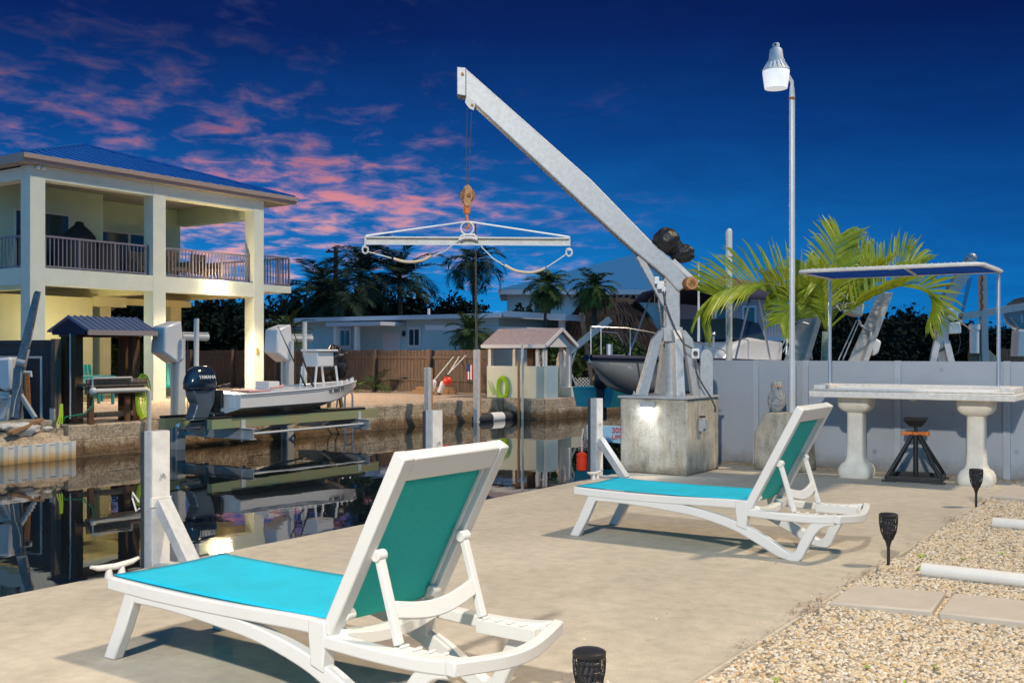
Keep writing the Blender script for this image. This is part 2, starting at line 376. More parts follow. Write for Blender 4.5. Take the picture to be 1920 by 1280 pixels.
def panel_mat():
    m = M['panel_grey']; N = m.node_tree.nodes; L = m.node_tree.links; b = N['Principled BSDF']; tc = N.new('ShaderNodeTexCoord').outputs['Object']
    src = b.inputs['Base Color'].links[0].from_socket; s = N.new('ShaderNodeSeparateXYZ'); L.new(tc, s.inputs[0]); n = noise(N, L, tc, 7, 7, .7)
    h = math_(N, L, 'ADD', s.outputs[2], math_(N, L, 'MULTIPLY', math_(N, L, 'SUBTRACT', n.outputs[0], .5), .32)); r = ramp(N, [(.0, (.52,.46,.38)), (.10, (.78,.75,.70)), (.22, (1,1,1))]); L.new(h, r.inputs[0])
    v = N.new('ShaderNodeTexVoronoi'); v.inputs['Scale'].default_value = 2.6; L.new(tc, v.inputs['Vector']); sp_ = ramp(N, [(.035, (.62,.60,.58)), (.10, (1,1,1))]); L.new(v.outputs['Distance'], sp_.inputs[0])
    c = mixc(N, L, 1.0, src, r.outputs[0], 'MULTIPLY'); L.new(mixc(N, L, .8, c, sp_.outputs[0], 'MULTIPLY'), b.inputs['Base Color'])
panel_mat()
def sheet_mat():
    m, N, L, b = nodes('rusty_sheet'); tc = N.new('ShaderNodeTexCoord').outputs['Object']
    s = N.new('ShaderNodeSeparateXYZ'); L.new(tc, s.inputs[0]); n = noise(N, L, tc, 5, 7, .7)
    h = math_(N, L, 'ADD', s.outputs[2], math_(N, L, 'MULTIPLY', math_(N, L, 'SUBTRACT', n.outputs[0], .5), .12))
    r = ramp(N, [(.0, (.16,.10,.04)), (.25, (.48,.32,.14)), (.5, (.60,.55,.46)), (.8, (.62,.63,.62))]); L.new(mrange(N, L, h, -.64, -.24, 0, 1, False), r.inputs[0])
    L.new(r.outputs[0], b.inputs['Base Color']); b.inputs['Roughness'].default_value = .6; return m
M['sheet'] = sheet_mat()
# ------------------------------------------------------------------ sky, sun and lamps
w = bpy.data.worlds.new('World'); S.world = w; w.use_nodes = True
N = w.node_tree.nodes; L = w.node_tree.links; bg = N['Background']
g = N.new('ShaderNodeTexCoord').outputs['Generated']
sp = N.new('ShaderNodeSeparateXYZ'); L.new(g, sp.inputs[0]); z = sp.outputs[2]
sky = ramp(N, [(0, (.010,.30,.70)), (.14, (.008,.24,.64)), (.30, (.006,.15,.48)), (.55, (.003,.058,.26)), (.80, (.002,.018,.125)), (1, (.002,.010,.075))])
L.new(mrange(N, L, z, 0.0, .36, 0, 1, False), sky.inputs[0])
def dot(v):
    d = N.new('ShaderNodeVectorMath'); d.operation = 'DOT_PRODUCT'; L.new(g, d.inputs[0]); d.inputs[1].default_value = v; return d.outputs['Value']
dr = dot(tuple(RGT)); df = dot(tuple(FWD))
col = mixc(N, L, mrange(N, L, dr, -.05, .55), sky.outputs[0], mixc(N, L, 1.0, sky.outputs[0], (.42,.60,.72), 'MULTIPLY'))
den = math_(N, L, 'ADD', z, .10)
cb = N.new('ShaderNodeCombineXYZ')
L.new(math_(N, L, 'DIVIDE', dr, den), cb.inputs[0]); L.new(math_(N, L, 'DIVIDE', df, den), cb.inputs[1])
mp = N.new('ShaderNodeMapping'); L.new(cb.outputs[0], mp.inputs[0]); mp.inputs['Scale'].default_value = (1.0, .85, 1); mp.inputs['Rotation'].default_value = (0,0,R(-22)); mp.inputs['Location'].default_value = (3.1, 1.7, 0)
big = noise(N, L, mp.outputs[0], 1.1, 3, .5); fine = noise(N, L, mp.outputs[0], 6.5, 8, .58, .3)
dens = math_(N, L, 'ADD', math_(N, L, 'MULTIPLY', big.outputs[0], .5), math_(N, L, 'MULTIPLY', fine.outputs[0], .88))
az = math_(N, L, 'MULTIPLY', mrange(N, L, dr, .20, -.20), mrange(N, L, df, 0, .35)); el = math_(N, L, 'MULTIPLY', mrange(N, L, z, .040, .095), mrange(N, L, z, .32, .12))
cov = math_(N, L, 'MULTIPLY', az, el)
thr = math_(N, L, 'ADD', dens, math_(N, L, 'MULTIPLY', cov, .185))
body = mrange(N, L, thr, .76, .96); core = mrange(N, L, thr, .865, 1.03)
hue = ramp(N, [(0, (.88,.46,.44)), (.35, (.72,.26,.30)), (.65, (.34,.11,.19)), (1, (.10,.045,.12))]); L.new(mrange(N, L, z, .07, .27, 0, 1, False), hue.inputs[0])
veil = ramp(N, [(0, (.52,.40,.56)), (.4, (.20,.17,.39)), (1, (.03,.04,.14))]); L.new(mrange(N, L, z, .07, .27, 0, 1, False), veil.inputs[0])
wsp = ramp(N, [(.3, (.80,.84,.88)), (.7, (1.12,1.08,1.05))]); L.new(noise(N, L, mp.outputs[0], 2.2, 7, .62, .8).outputs[0], wsp.inputs[0]); col = mixc(N, L, 1.0, col, wsp.outputs[0], 'MULTIPLY')
col = mixc(N, L, math_(N, L, 'MULTIPLY', body, math_(N, L, 'MULTIPLY', az, .88)), col, veil.outputs[0])
col = mixc(N, L, math_(N, L, 'MULTIPLY', core, math_(N, L, 'MULTIPLY', az, .9)), col, hue.outputs[0])
col = mixc(N, L, mrange(N, L, df, -.05, -.7), col, (.05,.40,.80))       # the brighter half of the dusk sky, behind the viewer
nis = N.new('ShaderNodeTexSky'); nis.sky_type = 'NISHITA'; nis.sun_disc = False; nis.sun_elevation = R(-4); nis.sun_rotation = R(90)
nb = N.new('ShaderNodeBackground'); nb.inputs['Strength'].default_value = .05; L.new(nis.outputs[0], nb.inputs['Color'])
ad = N.new('ShaderNodeAddShader'); L.new(bg.outputs[0], ad.inputs[0]); L.new(nb.outputs[0], ad.inputs[1]); L.new(ad.outputs[0], N['World Output'].inputs['Surface'])
L.new(col, bg.inputs['Color']); bg.inputs['Strength'].default_value = 1.0
def lamp(name, kind, loc, energy, colr, **k):
    d = bpy.data.lights.new(name, kind); d.energy = energy; d.color = colr
    for a, b in k.items(): setattr(d, a, b)
    o = bpy.data.objects.new(name, d); COL.objects.link(o); o.location = loc; return o
def aim(o, d): o.rotation_euler = Vector(d).to_track_quat('-Z', 'Y').to_euler()
sun = lamp('sun', 'SUN', (20,0,20), 3.0, (1,.80,.56), angle=R(4)); aim(sun, (-.50, -.28, -.82))
fill = lamp('rear_fill_light', 'SPOT', cw(-2.0,-5,8.0), 8200, (1,.90,.76), spot_size=R(54), spot_blend=.12, shadow_soft_size=.25); aim(fill, FWD * math.cos(R(36)) + RGT * .09 + Vector((0,0,-math.sin(R(36)))))  # unseen lamp added behind the viewer to fill the faces turned this way
house_l = lamp('house_floodlight', 'SPOT', (-24.35,21.15,3.28), 1700, (1,.74,.44), spot_size=R(165), spot_blend=.3, shadow_soft_size=.12); aim(house_l, (.8,-.1,-.9))
glow_l = lamp('house_floodlight_spill', 'POINT', (-24.66,21.15,3.34), 170, (1,.66,.32), shadow_soft_size=.08)
led_l = lamp('block_lamp', 'SPOT', (-5.28,10.34,.70), 9, (.92,.97,1), spot_size=R(140), spot_blend=1, shadow_soft_size=.05); aim(led_l, (0,.12,-1))
under_l = lamp('carport_fill_light', 'POINT', (-26.3,17.3,1.9), 60, (1,.86,.55), shadow_soft_size=0, specular_factor=0)  # added lamp without a fixture, brightens the walls under the house
# ------------------------------------------------------------------ ground, canal, patio
struct('canal_bed', MB().box(-900,900,-300,900,-2.2,-1.8), M['gravel_base'])
struct('canal_water', MB().quad((-17.9,-120,-.6),(-5.4,-120,-.6),(-5.4,75,-.6),(-17.9,75,-.6)), M['water'])
struct('gravel_yard', MB().box(-700,-17.9,-120,700,-1.8,-.004), M['yard_gravel'])
struct('canal_end_ground', MB().box(-17.9,-5.6,75,700,-1.8,-.02), M['yard_gravel'])
struct('patio', MB().box(-5.6,-1.78,-8,12.3,-1.8,0), M['patio'], bevel=.012)
struct('neighbour_yard', MB().box(-5.6,700,12.3,700,-1.8,-.01), M['gravel_base'])
struct('garden_ground', MB().box(-1.78,60,-8,12.3,-1.8,-.028), M['gravel_base'])
# loose gravel beside the patio
def pebble_meshes():
    out = []; rng = random.Random(4)
    c = bpy.data.collections.new('pebble_shapes')
    for i in range(7):
        bm = bmesh.new(); bmesh.ops.create_icosphere(bm, subdivisions=2, radius=1)
        off = Vector((rng.uniform(0,50),)*3); sc = Vector((1, rng.uniform(.65,.95), rng.uniform(.5,.75)))
        for v in bm.verts:
            q = 1 + .28 * mnoise.noise(v.co * .9 + off) + .10 * mnoise.noise(v.co * 2.5 + off)
            v.co = Vector((v.co.x*sc.x, v.co.y*sc.y, v.co.z*sc.z)) * q
        me = bpy.data.meshes.new('pebble'); bm.to_mesh(me); bm.free(); me.polygons.foreach_set('use_smooth', [True]*len(me.polygons)); me.materials.append(M['pebble'])
        c.objects.link(bpy.data.objects.new('pebble', me))
    return c
PC = pebble_meshes()
def scatter(o, density, smin, smax, seed=0):
    nt = bpy.data.node_groups.new('scatter', 'GeometryNodeTree')
    nt.interface.new_socket('Geometry', in_out='INPUT', socket_type='NodeSocketGeometry'); nt.interface.new_socket('Geometry', in_out='OUTPUT', socket_type='NodeSocketGeometry')
    n = nt.nodes; l = nt.links; gi = n.new('NodeGroupInput'); go = n.new('NodeGroupOutput')
    d = n.new('GeometryNodeDistributePointsOnFaces'); d.inputs['Density'].default_value = density; d.inputs['Seed'].default_value = seed
    ci = n.new('GeometryNodeCollectionInfo'); ci.inputs['Collection'].default_value = PC; ci.inputs['Separate Children'].default_value = True; ci.inputs['Reset Children'].default_value = True
    ins = n.new('GeometryNodeInstanceOnPoints'); ins.inputs['Pick Instance'].default_value = True
    rr = n.new('FunctionNodeRandomValue'); rr.data_type = 'FLOAT_VECTOR'; rr.inputs[0].default_value = (-.5,-.5,0); rr.inputs[1].default_value = (.5,.5,6.28)
    rs = n.new('FunctionNodeRandomValue'); rs.data_type = 'FLOAT'; rs.inputs[2].default_value = smin; rs.inputs[3].default_value = smax; rs.inputs['Seed'].default_value = 7
    jg = n.new('GeometryNodeJoinGeometry')
    l.new(gi.outputs[0], d.inputs['Mesh']); l.new(d.outputs['Points'], ins.inputs['Points']); l.new(ci.outputs[0], ins.inputs['Instance'])
    l.new(rr.outputs[0], ins.inputs['Rotation']); l.new(rs.outputs[1], ins.inputs['Scale'])
    l.new(gi.outputs[0], jg.inputs[0]); l.new(ins.outputs[0], jg.inputs[0]); l.new(jg.outputs[0], go.inputs[0])
    md = o.modifiers.new('scatter', 'NODES'); md.node_group = nt
rng = random.Random(2)
def ragged(x0, x1, y0, y1, step, amp):
    mb = MB(); n = int((y1 - y0) / step); pts = []
    for i in range(n + 1):
        y = y0 + i * step; pts.append((x0 + amp * mnoise.noise(Vector((y*1.7, 3, 0))) + amp * .6 * mnoise.noise(Vector((y*6, 9, 0))), y))
    for i in range(n):
        a, b = pts[i], pts[i+1]; xs = [0, .12, .5, 1]
        for k in range(3):
            def q(p, t): 
                x = p[0] + (x1 - p[0]) * t; zz = (.004 if t == 0 else -.004) + .012 * mnoise.noise(Vector((x*2.2, p[1]*2.2, 1)))
                return (x, p[1], max(zz, .003) if x < -1.75 else zz)
            mb.quad(q(a, xs[k]), q(a, xs[k+1]), q(b, xs[k+1]), q(b, xs[k]))
    return mb
gv = struct('gravel', ragged(-1.76, 2.4, 2.3, 12.05, .13, .07), M['gravel_base'], kind='stuff', recalc=False); scatter(gv, 5600, .0070, .0150)
# ================================================================== loungers
def catmull(pts, n=6):
    out = []; P = [Vector(p) for p in pts]
    for i in range(len(P) - 1):
        a, b, c, d = P[max(i-1,0)], P[i], P[i+1], P[min(i+2, len(P)-1)]
        for k in range(n):
            t = k / n; out.append(.5 * ((2*b) + (c-a)*t + (2*a-5*b+4*c-d)*t*t + (3*b-a-3*c+d)*t**3))
    out.append(P[-1]); return out
def make_lounger(loc, rz, label):
    t = thing('sun_lounger', label, 'sun lounger', loc, rz, 'sun loungers on the patio')
    X = WM[t.name]; Wd = .65; Tk = .058
    def strip(mb, up, lo, y0, y1):       # a band between two side-view curves, extruded across
        n = len(up); rings = [[(u[0], y0, u[1]), (u[0], y1, u[1]), (l[0], y1, l[1]), (l[0], y0, l[1])] for u, l in zip(up, lo)]
        mb.sweep(rings)
    def c2(p, n=5): return [(q.x, q.y) for q in catmull([(a, b, 0) for a, b in p], n)]
    for y0 in (0, Wd - Tk):
        y1 = y0 + Tk; mb = MB(X)
        # seat rail
        strip(mb, c2([(-.02,.362),(.35,.352),(.75,.352),(1.10,.362),(1.315,.366)]), c2([(-.02,.305),(.35,.296),(.75,.298),(1.10,.305),(1.315,.305)]), y0, y1)
        # arched beam from the foot end to the rear foot
        strip(mb, c2([(.10,.318),(.40,.318),(.70,.312),(.95,.284),(1.22,.227),(1.42,.150),(1.56,.070),(1.625,.040)]),
              c2([(.165,.270),(.42,.268),(.70,.250),(.95,.224),(1.20,.165),(1.37,.092),(1.50,.025),(1.575,-.0)]), y0+.004, y1-.004)
        # rear leg sweeping up to the head rail
        strip(mb, c2([(1.585,.046),(1.64,.062),(1.675,.14),(1.73,.235),(1.80,.285),(1.90,.305)]), c2([(1.575,0),(1.668,0),(1.722,.09),(1.775,.185),(1.83,.235),(1.90,.250)]), y0+.002, y1-.002)
        # head rail and the post under the hinge
        strip(mb, c2([(1.30,.312),(1.55,.302),(1.75,.303),(1.90,.318)]), c2([(1.30,.262),(1.55,.252),(1.75,.252),(1.90,.262)]), y0-.002, y1+.002)
        strip(mb, [(1.235,.36),(1.235,.30),(1.245,.22),(1.245,.19)], [(1.325,.36),(1.325,.30),(1.315,.22),(1.315,.17)], y0-.003, y1+.003)
        sf = build('side_frame', mb, M['resin'], t, bevel=.008, smooth=True)
        lg = MB(X); strip(lg, [(.105,.315),(.02,.14),(-.055,0)], [(.175,.30),(.10,.14),(.022,0)], y0+.003, y1-.003)
        build('leg', lg, M['resin'], t, bevel=.008, smooth=True)
        yi = y0 + Tk if y0 == 0 else y0 - .045
        rk = MB(X).box(1.60,1.88,yi,yi+.045,.245,.300)
        for k in range(4): rk.box(1.63+.06*k,1.645+.06*k,yi,yi+.045,.300,.310)
        build('adjusting_rack', rk, M['resin'], t, bevel=.004)
    # cross members
    mb = MB(X); mb.box(-.022,.035,Tk,Wd-Tk,.306,.360)
    build('foot_bar', mb, M['resin'], t, bevel=.006)
    rings = []
    for k in range(15):
        u = k/14; y = -.012 + (Wd+.024)*u; b = math.sin(math.pi*u); wv = math.cos(2*math.pi*u)*.5-.5
        x = 1.895 + .055*b; zt = .322 - .012*b + .012*wv; 
        rings.append([(x,y,zt),(x+.045,y,zt-.004),(x+.040,y,zt-.056),(x,y,zt-.054)])
    build('head_bar', MB(X).sweep(rings), M['resin'], t, bevel=.006, smooth=True)
    rings = []
    for k in range(13):
        u = k/12; y = .05 + (Wd-.10)*u; d = .035*math.sin(math.pi*u)
        rings.append([(1.33,y,.335-d),(1.385,y,.325-d),(1.385,y,.275-d),(1.33,y,.285-d)])
    build('cross_bar', MB(X).sweep(rings), M['resin'], t, bevel=.005, smooth=True); build('cross_bar', MB(X).box(.60,.65,Tk,Wd-Tk,.275,.315), M['resin'], t, bevel=.005)
    # seat sling
    rings = []
    for i in range(25):
        x = -.005 + 1.315*i/24; row = []
        for j in range(13):
            v = j/12; y = .022 + (Wd-.044)*v; row.append((x, y, .371 - .007*math.sin(math.pi*v) - .008*math.sin(math.pi*i/24)))
        rings.append(row)
    sl = MB(X); sl.sweep(rings, closed=False, cap=False)
    o = build('seat_sling', sl, M['sling'], t, smooth=True); s = o.modifiers.new('cloth', 'SOLIDIFY'); s.thickness = .004
    # backrest, raised to about 62 degrees
    ang = R(62); piv = Vector((1.325,0,.345)); bd = Vector((math.cos(ang),0,math.sin(ang))); bn = Vector((math.sin(ang),0,-math.cos(ang)))   # bn: out of the back
    BL = .735
    def bp(u, y, d): p = piv + bd*u + bn*d; return (p.x, y, p.z)
    def bbox(mb, u0, u1, y0, y1, d0, d1):
        mb.add([bp(u0,y0,d0),bp(u1,y0,d0),bp(u1,y1,d0),bp(u0,y1,d0),bp(u0,y0,d1),bp(u1,y0,d1),bp(u1,y1,d1),bp(u0,y1,d1)], [(0,3,2,1),(4,5,6,7),(0,1,5,4),(1,2,6,5),(2,3,7,6),(3,0,4,7)])
    mb = MB(X)
    for y0 in (.008, Wd-.008-.062): bbox(mb, -.03, BL, y0, y0+.062, -.022, .034)
    bbox(mb, BL-.095, BL-.001, .0705, Wd-.0705, -.021, .033)
    for y0 in (.0705, Wd-.0705-.016): bbox(mb, 0, BL-.0955, y0, y0+.016, -.012, .012)
    bbox(mb, BL-.115, BL-.0955, .0870, Wd-.0870, -.012, .012)
    bf = build('backrest_frame', mb, M['resin'], t, bevel=.007, smooth=True)
    sl = MB(X); rings = []
    for i in range(17):
        u = .0 + (BL-.112)*i/16; rings.append([bp(u, .072 + (Wd-.144)*j/10, -.008 + .012*math.sin(math.pi*j/10)) for j in range(11)])
    sl.sweep(rings, closed=False, cap=False)
    o = build('back_sling', sl, M['sling_in_warm_light'], t, smooth=True); s = o.modifiers.new('cloth', 'SOLIDIFY'); s.thickness = .004
    for y0 in (.06, Wd-.06-.034):
        a = Vector(bp(.33, y0+.017, .045)); e = Vector((1.615, y0+.017, .305))
        b = MB(X).beam(a, e, .027, .034, up=(0,1,0)); build('support_strut', b, M['resin'], t, bevel=.005)
        kb = MB(X).tube([a + Vector((0,-.024,0)), a + Vector((0,.024,0))], .022, 16)
        build('hinge_knob', kb, M['resin'], t, smooth=True, bevel=.003); kb = MB(X)
        kb.tube([Vector(bp(.05, y0+.017, .02)) + Vector((0,-.022,0)), Vector(bp(.05, y0+.017, .02)) + Vector((0,.022,0))], .022, 16)
        build('hinge_knob', kb, M['resin'], t, smooth=True, bevel=.003)
    a = Vector(bp(.33,0,.045)); e = Vector((1.615,0,.305)); md = a.lerp(e, .62); dd = (e-a).normalized(); nn = Vector((dd.z,0,-dd.x))
    rings = []
    for k in range(13):
        u = k/12; y = .077+.017 + (Wd-.154-.034)*u; s_ = -.035*math.sin(math.pi*u); c = md + dd*(-s_)
        rings.append([tuple(c + dd*i + nn*j + Vector((0,y,0))) for i, j in ((-.032,-.012),(.032,-.012),(.032,.012),(-.032,.012))])
    build('strut_bar', MB(X).sweep(rings), M['resin'], t, bevel=.005, smooth=True)
    return t
l1 = make_lounger((-4.05,2.85,0), R(-1.2), 'nearer white lounger with turquoise sling, its foot end beside the braced mooring post')
l2 = dup(l1, (-3.93,6.67,0), R(0), 'white framed lounger with turquoise sling, standing between the crane block and the black torch lights')
# ================================================================== torch lights, pipes, slabs
def torch(loc, label):
    t = thing('torch_light', label, 'garden light', loc, 0, 'solar torch lights along the gravel edge')
    x, y, z = loc
    st = MB(); st.tube([(x,y,z-.06),(x,y,z+.13)], .010, 10); st.lathe((x,y,z+.12), [(.010,0),(.013,.015),(.026,.055)], 12)
    build('stake', st, M['black'], t, smooth=True)
    prof = [(.026,.0),(.046,.05),(.054,.095),(.056,.13),(.054,.150)]
    cage = MB(); n = 22
    def rad(h):
        for (r0,h0),(r1,h1) in zip(prof, prof[1:]):
            if h0 <= h <= h1: return r0 + (r1-r0)*(h-h0)/(h1-h0)
        return prof[-1][0]
    hs = [.002+.146*i/9 for i in range(10)]
    for k in range(n):
        a = 2*math.pi*k/n; pts = []
        for i, h in enumerate(hs): b = a + .10*math.sin(i*1.1 + k); pts.append((x+rad(h)*math.cos(b), y+rad(h)*math.sin(b), z+.17+h))
        cage.tube(pts, .0028 if k % 2 else .0022, 4)
    for i, h in enumerate(hs):
        if i % 2 == 0 or i > 7:
            cage.tube([(x+rad(h)*math.cos(2*math.pi*k/18), y+rad(h)*math.sin(2*math.pi*k/18), z+.17+h) for k in range(19)], .0024, 4)
    build('cage', cage, M['black'], t)
    inn = MB().lathe((x,y,z+.17), [(.020,.0),(.036,.05),(.042,.10),(.043,.145)], 12); build('inner_shade', inn, M['cable'], t, smooth=True)
    cp = MB().lathe((x,y,z+.315), [(.055,0),(.058,.004),(.058,.014),(.050,.020),(.02,.022)], 20); build('cap', cp, M['black'], t, smooth=True)
torch((-1.74,6.83,0), 'black perforated torch light on the gravel edge beside the long white pipe')
torch((-1.77,9.86,0), 'black perforated torch light on the gravel edge in front of the cleaning table')
torch((-1.79,3.13,0), 'black perforated torch light nearest the viewer, cut off by the lower border')
def pipe(x0, y, x1, label):
    mb = MB(); r, n = .043, 20; pts = []
    mb.tube([(x0,y,.035),(x1,y+.02,.035)], r, n, cap=False); mb.tube([(x1,y+.02,.035),(x0,y,.035)], r-.005, n, cap=False)
    for k in range(n):
        a, b = 2*math.pi*k/n, 2*math.pi*(k+1)/n
        def q(rr, t): return (x0, y+rr*math.cos(t), .035+rr*math.sin(t))
        mb.quad(q(r,a), q(r,b), q(r-.005,b), q(r-.005,a))
    tag(build('pvc_pipe', mb, M['pvc'], smooth=True, origin=(x0,y,0)), label, 'pipe', 'white pipes lying on the gravel')
pipe(-1.50, 6.67, 1.3, 'longer white plastic pipe lying on gravel beside the paving slabs')
pipe(-1.46, 8.81, 1.3, 'farther white plastic pipe lying on gravel towards the grey panel wall')
def slab(pts, label):
    mb = MB().prism([(x,y,.032) for x, y in pts], (0,0,-.07)); x, y = pts[0]
    tag(build('paving_slab', mb, M['slab'], bevel=.010, smooth=True, origin=(x,y,0)), label, 'paving slab', 'stepping slabs in the gravel')
slab([(-1.72,5.55),(-1.225,5.66),(-1.26,6.15),(-1.74,6.04)], 'pale concrete stepping slab butting against the patio edge')
slab([(-1.19,5.64),(-.62,5.70),(-.62,6.20),(-1.22,6.14)], 'pale concrete stepping slab crossed by a shadow, second from the patio')
slab([(-1.76,10.45),(-.6,10.50),(-.6,11.40),(-1.76,11.38)], 'large pale concrete slab in the gravel near the cleaning table')
rng = random.Random(11)
def weed(x, y, s):
    mb = MB()
    for k in range(rng.randint(5, 9)):
        a = rng.uniform(0, 6.28); l = s*rng.uniform(.5, 1); d = Vector((math.cos(a), math.sin(a), rng.uniform(.4,1.2))).normalized(); sd = Vector((-math.sin(a), math.cos(a), 0))*s*.16
        p = Vector((x,y,.01)); mb.add([p, p+d*l*.55+sd, p+d*l, p+d*l*.55-sd], [(0,1,2,3)])
    return mb
wm = MB()
for x, y in ((-1.38,7.25),(-1.2,7.6),(-1.62,7.2),(-1.05,4.35),(-1.25,4.55),(-1.0,4.7),(-.62,5.0),(-1.35,3.75),(-1.1,3.9),(-.62,6.62),(-.8,4.1),(-1.55,6.75),(-.5,4.45),(-1.5,4.15)):
    q = weed(x, y, rng.uniform(.025,.05)); wm.add(q.v, q.f)
struct('weeds', wm, M['weed'], kind='stuff', recalc=False)
dr_ = MB()
for k in range(420):
    y = rng.choice([5.35,5.45,5.5,6.3,6.6,8.9,9.0,10.3,4.7])+rng.gauss(0,.12); x = -1.80+rng.gauss(0,.035); p = Vector((x,y,.006+rng.uniform(0,.012))); a = rng.uniform(0,6.28); d = Vector((math.cos(a),math.sin(a),rng.uniform(-.1,.4)))*rng.uniform(.012,.035)
    dr_.add([p, p+d*.5+Vector((-d.y,d.x,0))*.12, p+d, p+d*.5-Vector((-d.y,d.x,0))*.12], [(0,1,2,3)])
struct('dry_leaf_litter', dr_, M['dead_frond'], kind='stuff', recalc=False)
lp = struct('scattered_gravel', MB().quad((-2.6,2.6,.002),(-1.8,2.6,.002),(-1.8,8,.002),(-2.6,8,.002)), M['patio'], kind='stuff', recalc=False); scatter(lp, 5, .006, .012, 5)
# ================================================================== grey panel wall
t = thing('panel_wall', 'pale grey panelled wall closing off the patio behind the cleaning table', 'wall', (-5.15,12.1,0))
seams = [-5.18,-4.62,-4.02,-2.98,-1.87,-.7,.6,2.2,4.0,6.0,8.5]
for a, b in zip(seams, seams[1:]): build('panel', MB().box(a+.004,b-.004,12.10,12.16,.0,1.25), M['panel_grey'], t, bevel=.004)
for i, a in enumerate(seams[1:-1]): build('panel_post', MB().box(a-.035,a+.035,12.075,12.105,0,1.255), M['panel_trim'], t, bevel=.004)
build('rubble_base', MB().box(-5.15,8.5,12.0,12.095,-.02,.018), M['seawall'], t)
# ================================================================== fish-cleaning table
t = thing('cleaning_table', 'white cast fish cleaning table on two pedestals under a blue canopy', 'table', (-2.68,11.55,0))
def ped(cx):
    mb = MB(); cy = 11.56
    prof = [(.160,0),(.172,.03),(.168,.09),(.148,.135),(.108,.17),(.094,.21),(.088,.32),(.086,.69),(.09,.70),(.138,.722),(.166,.76),(.174,.80),(.174,.864)]
    mb.lathe((cx,cy,0), prof, 40, sq=6); return mb
for cx in (-3.28,-2.07): build('pedestal', ped(cx), M['cast'], t, smooth=True)
mb = MB()
o_ = [(-3.70,11.24),(-1.66,11.24),(-1.66,11.90),(-3.70,11.90)]
mb.prism([(x,y,.865) for x, y in o_], (0,0,.07))
mb.box(-3.68,-1.68,11.27,11.33,.936,.955); mb.box(-3.68,-1.68,11.83,11.88,.936,1.0); mb.box(-3.68,-3.55,11.331,11.829,.936,.998); mb.box(-1.82,-1.68,11.331,11.829,.936,.998)
build('table_top', mb, M['cast_top'], t, bevel=.014, smooth=True)
build('cutting_board', MB().box(-3.50,-1.87,11.36,11.80,.937,.965), M['cut_board'], t, bevel=.004)
build('drain', MB().tube([(-2.68,11.5,.89),(-2.68,11.5,.84)], .03, 12), M['cast'], t, smooth=True)
for cx in (-3.69+.03,-1.91):
    build('canopy_pole', MB().tube([(cx,11.85,.95),(cx,11.85,2.19)], .020, 12), M['steel'], t, smooth=True)
fr = MB(); r = .024; x0, x1, y0, y1, zc = -3.66,-1.89,10.72,11.87,2.185
loop = [(x0,y1,zc),(x0,y0+.12,zc),(x0+.035,y0+.035,zc),(x0+.12,y0,zc),(x1-.12,y0,zc),(x1-.035,y0+.035,zc),(x1,y0+.12,zc),(x1,y1,zc)]
fr.tube(loop, .020, 10); fr.tube([(x0,y1,zc),(x1,y1,zc)], .016, 8); fr.tube([(-2.72,y0,zc-.01),(-2.72,(y0+y1)/2,zc+.04),(-2.72,y1,zc-.01)], .015, 8)
lc = fr
for k in range(26):
    x = x0+.16+(x1-x0-.32)*k/25; lc.tube([(x,y0-.026,zc-.02),(x+.018,y0-.004,zc+.028),(x+.03,y0+.03,zc+.012)], .0025, 4)
for k in range(14):
    y = y0+.16+(y1-y0-.3)*k/13; lc.tube([(x1+.026,y,zc-.02),(x1+.004,y+.018,zc+.028),(x1-.03,y+.03,zc+.012)], .0025, 4)
build('canopy_frame', fr, M['white_dirty'], t, smooth=True)
cn = MB(); rows = []
for i in range(13):
    u = i/12; rows.append([(x0+.03+(x1-x0-.06)*j/16, y0+.03+(y1-y0-.05)*u, zc+.045*math.sin(math.pi*u)*math.sin(math.pi*min(1,max(0,j/16))) - .004) for j in range(17)])
cn.sweep(rows, closed=False, cap=False); o = build('canopy', cn, M['canvas'], t, smooth=True); s = o.modifiers.new('cloth','SOLIDIFY'); s.thickness = .004
# ================================================================== black boat stand
t = thing('boat_stand', 'black four legged boat stand with orange screw handles under the cleaning table', 'boat stand', (-2.68,11.62,0), R(8))
X = WM[t.name] 
base = MB(X)
for (a, b) in (((-.26,-.26),(.26,-.26)),((.26,-.26),(.26,.26)),((.26,.26),(-.26,.26)),((-.26,.26),(-.26,-.26))): base.beam((a[0],a[1],.035),(b[0],b[1],.035),.045,.045)
base.box(-.31,-.17,-.31,-.22,0,.015); base.box(.17,.31,-.31,-.22,0,.015); base.box(-.31,-.17,.22,.31,0,.015); base.box(.17,.31,.22,.31,0,.015)
build('base_frame', base, M['black'], t, bevel=.004)
for a, b in ((-1,-1),(1,-1),(1,1),(-1,1)): build('leg', MB(X).tube([(a*.26,b*.26,.05),(a*.035,b*.035,.47)], .020, 10), M['black'], t, smooth=True)
build('post', MB(X).tube([(0,0,.05),(0,0,.52)], .026, 12), M['black'], t, smooth=True)
h = MB(X).tube([(0,0,.475),(0,0,.51)], .038, 12); h.beam((-.02,0,.495),(-.135,-.02,.49),.028,.028,w1=.05,h1=.05); h.beam((.02,0,.495),(.135,-.02,.492),.028,.028,w1=.05,h1=.05)
build('screw_handle', h, M['orange'], t, bevel=.006, smooth=True)
pd = MB(X).tube([(0,0,.51),(0,0,.585)], .02, 10); pd.add([(-.12,-.11,.635),(.12,-.11,.635),(.12,.11,.66),(-.12,.11,.66),(-.06,-.05,.565),(.06,-.05,.565),(.06,.05,.575),(-.06,.05,.575)], [(0,1,2,3),(4,7,6,5),(0,4,5,1),(1,5,6,2),(2,6,7,3),(3,7,4,0)])
build('top_pad', pd, M['black'], t, bevel=.006)
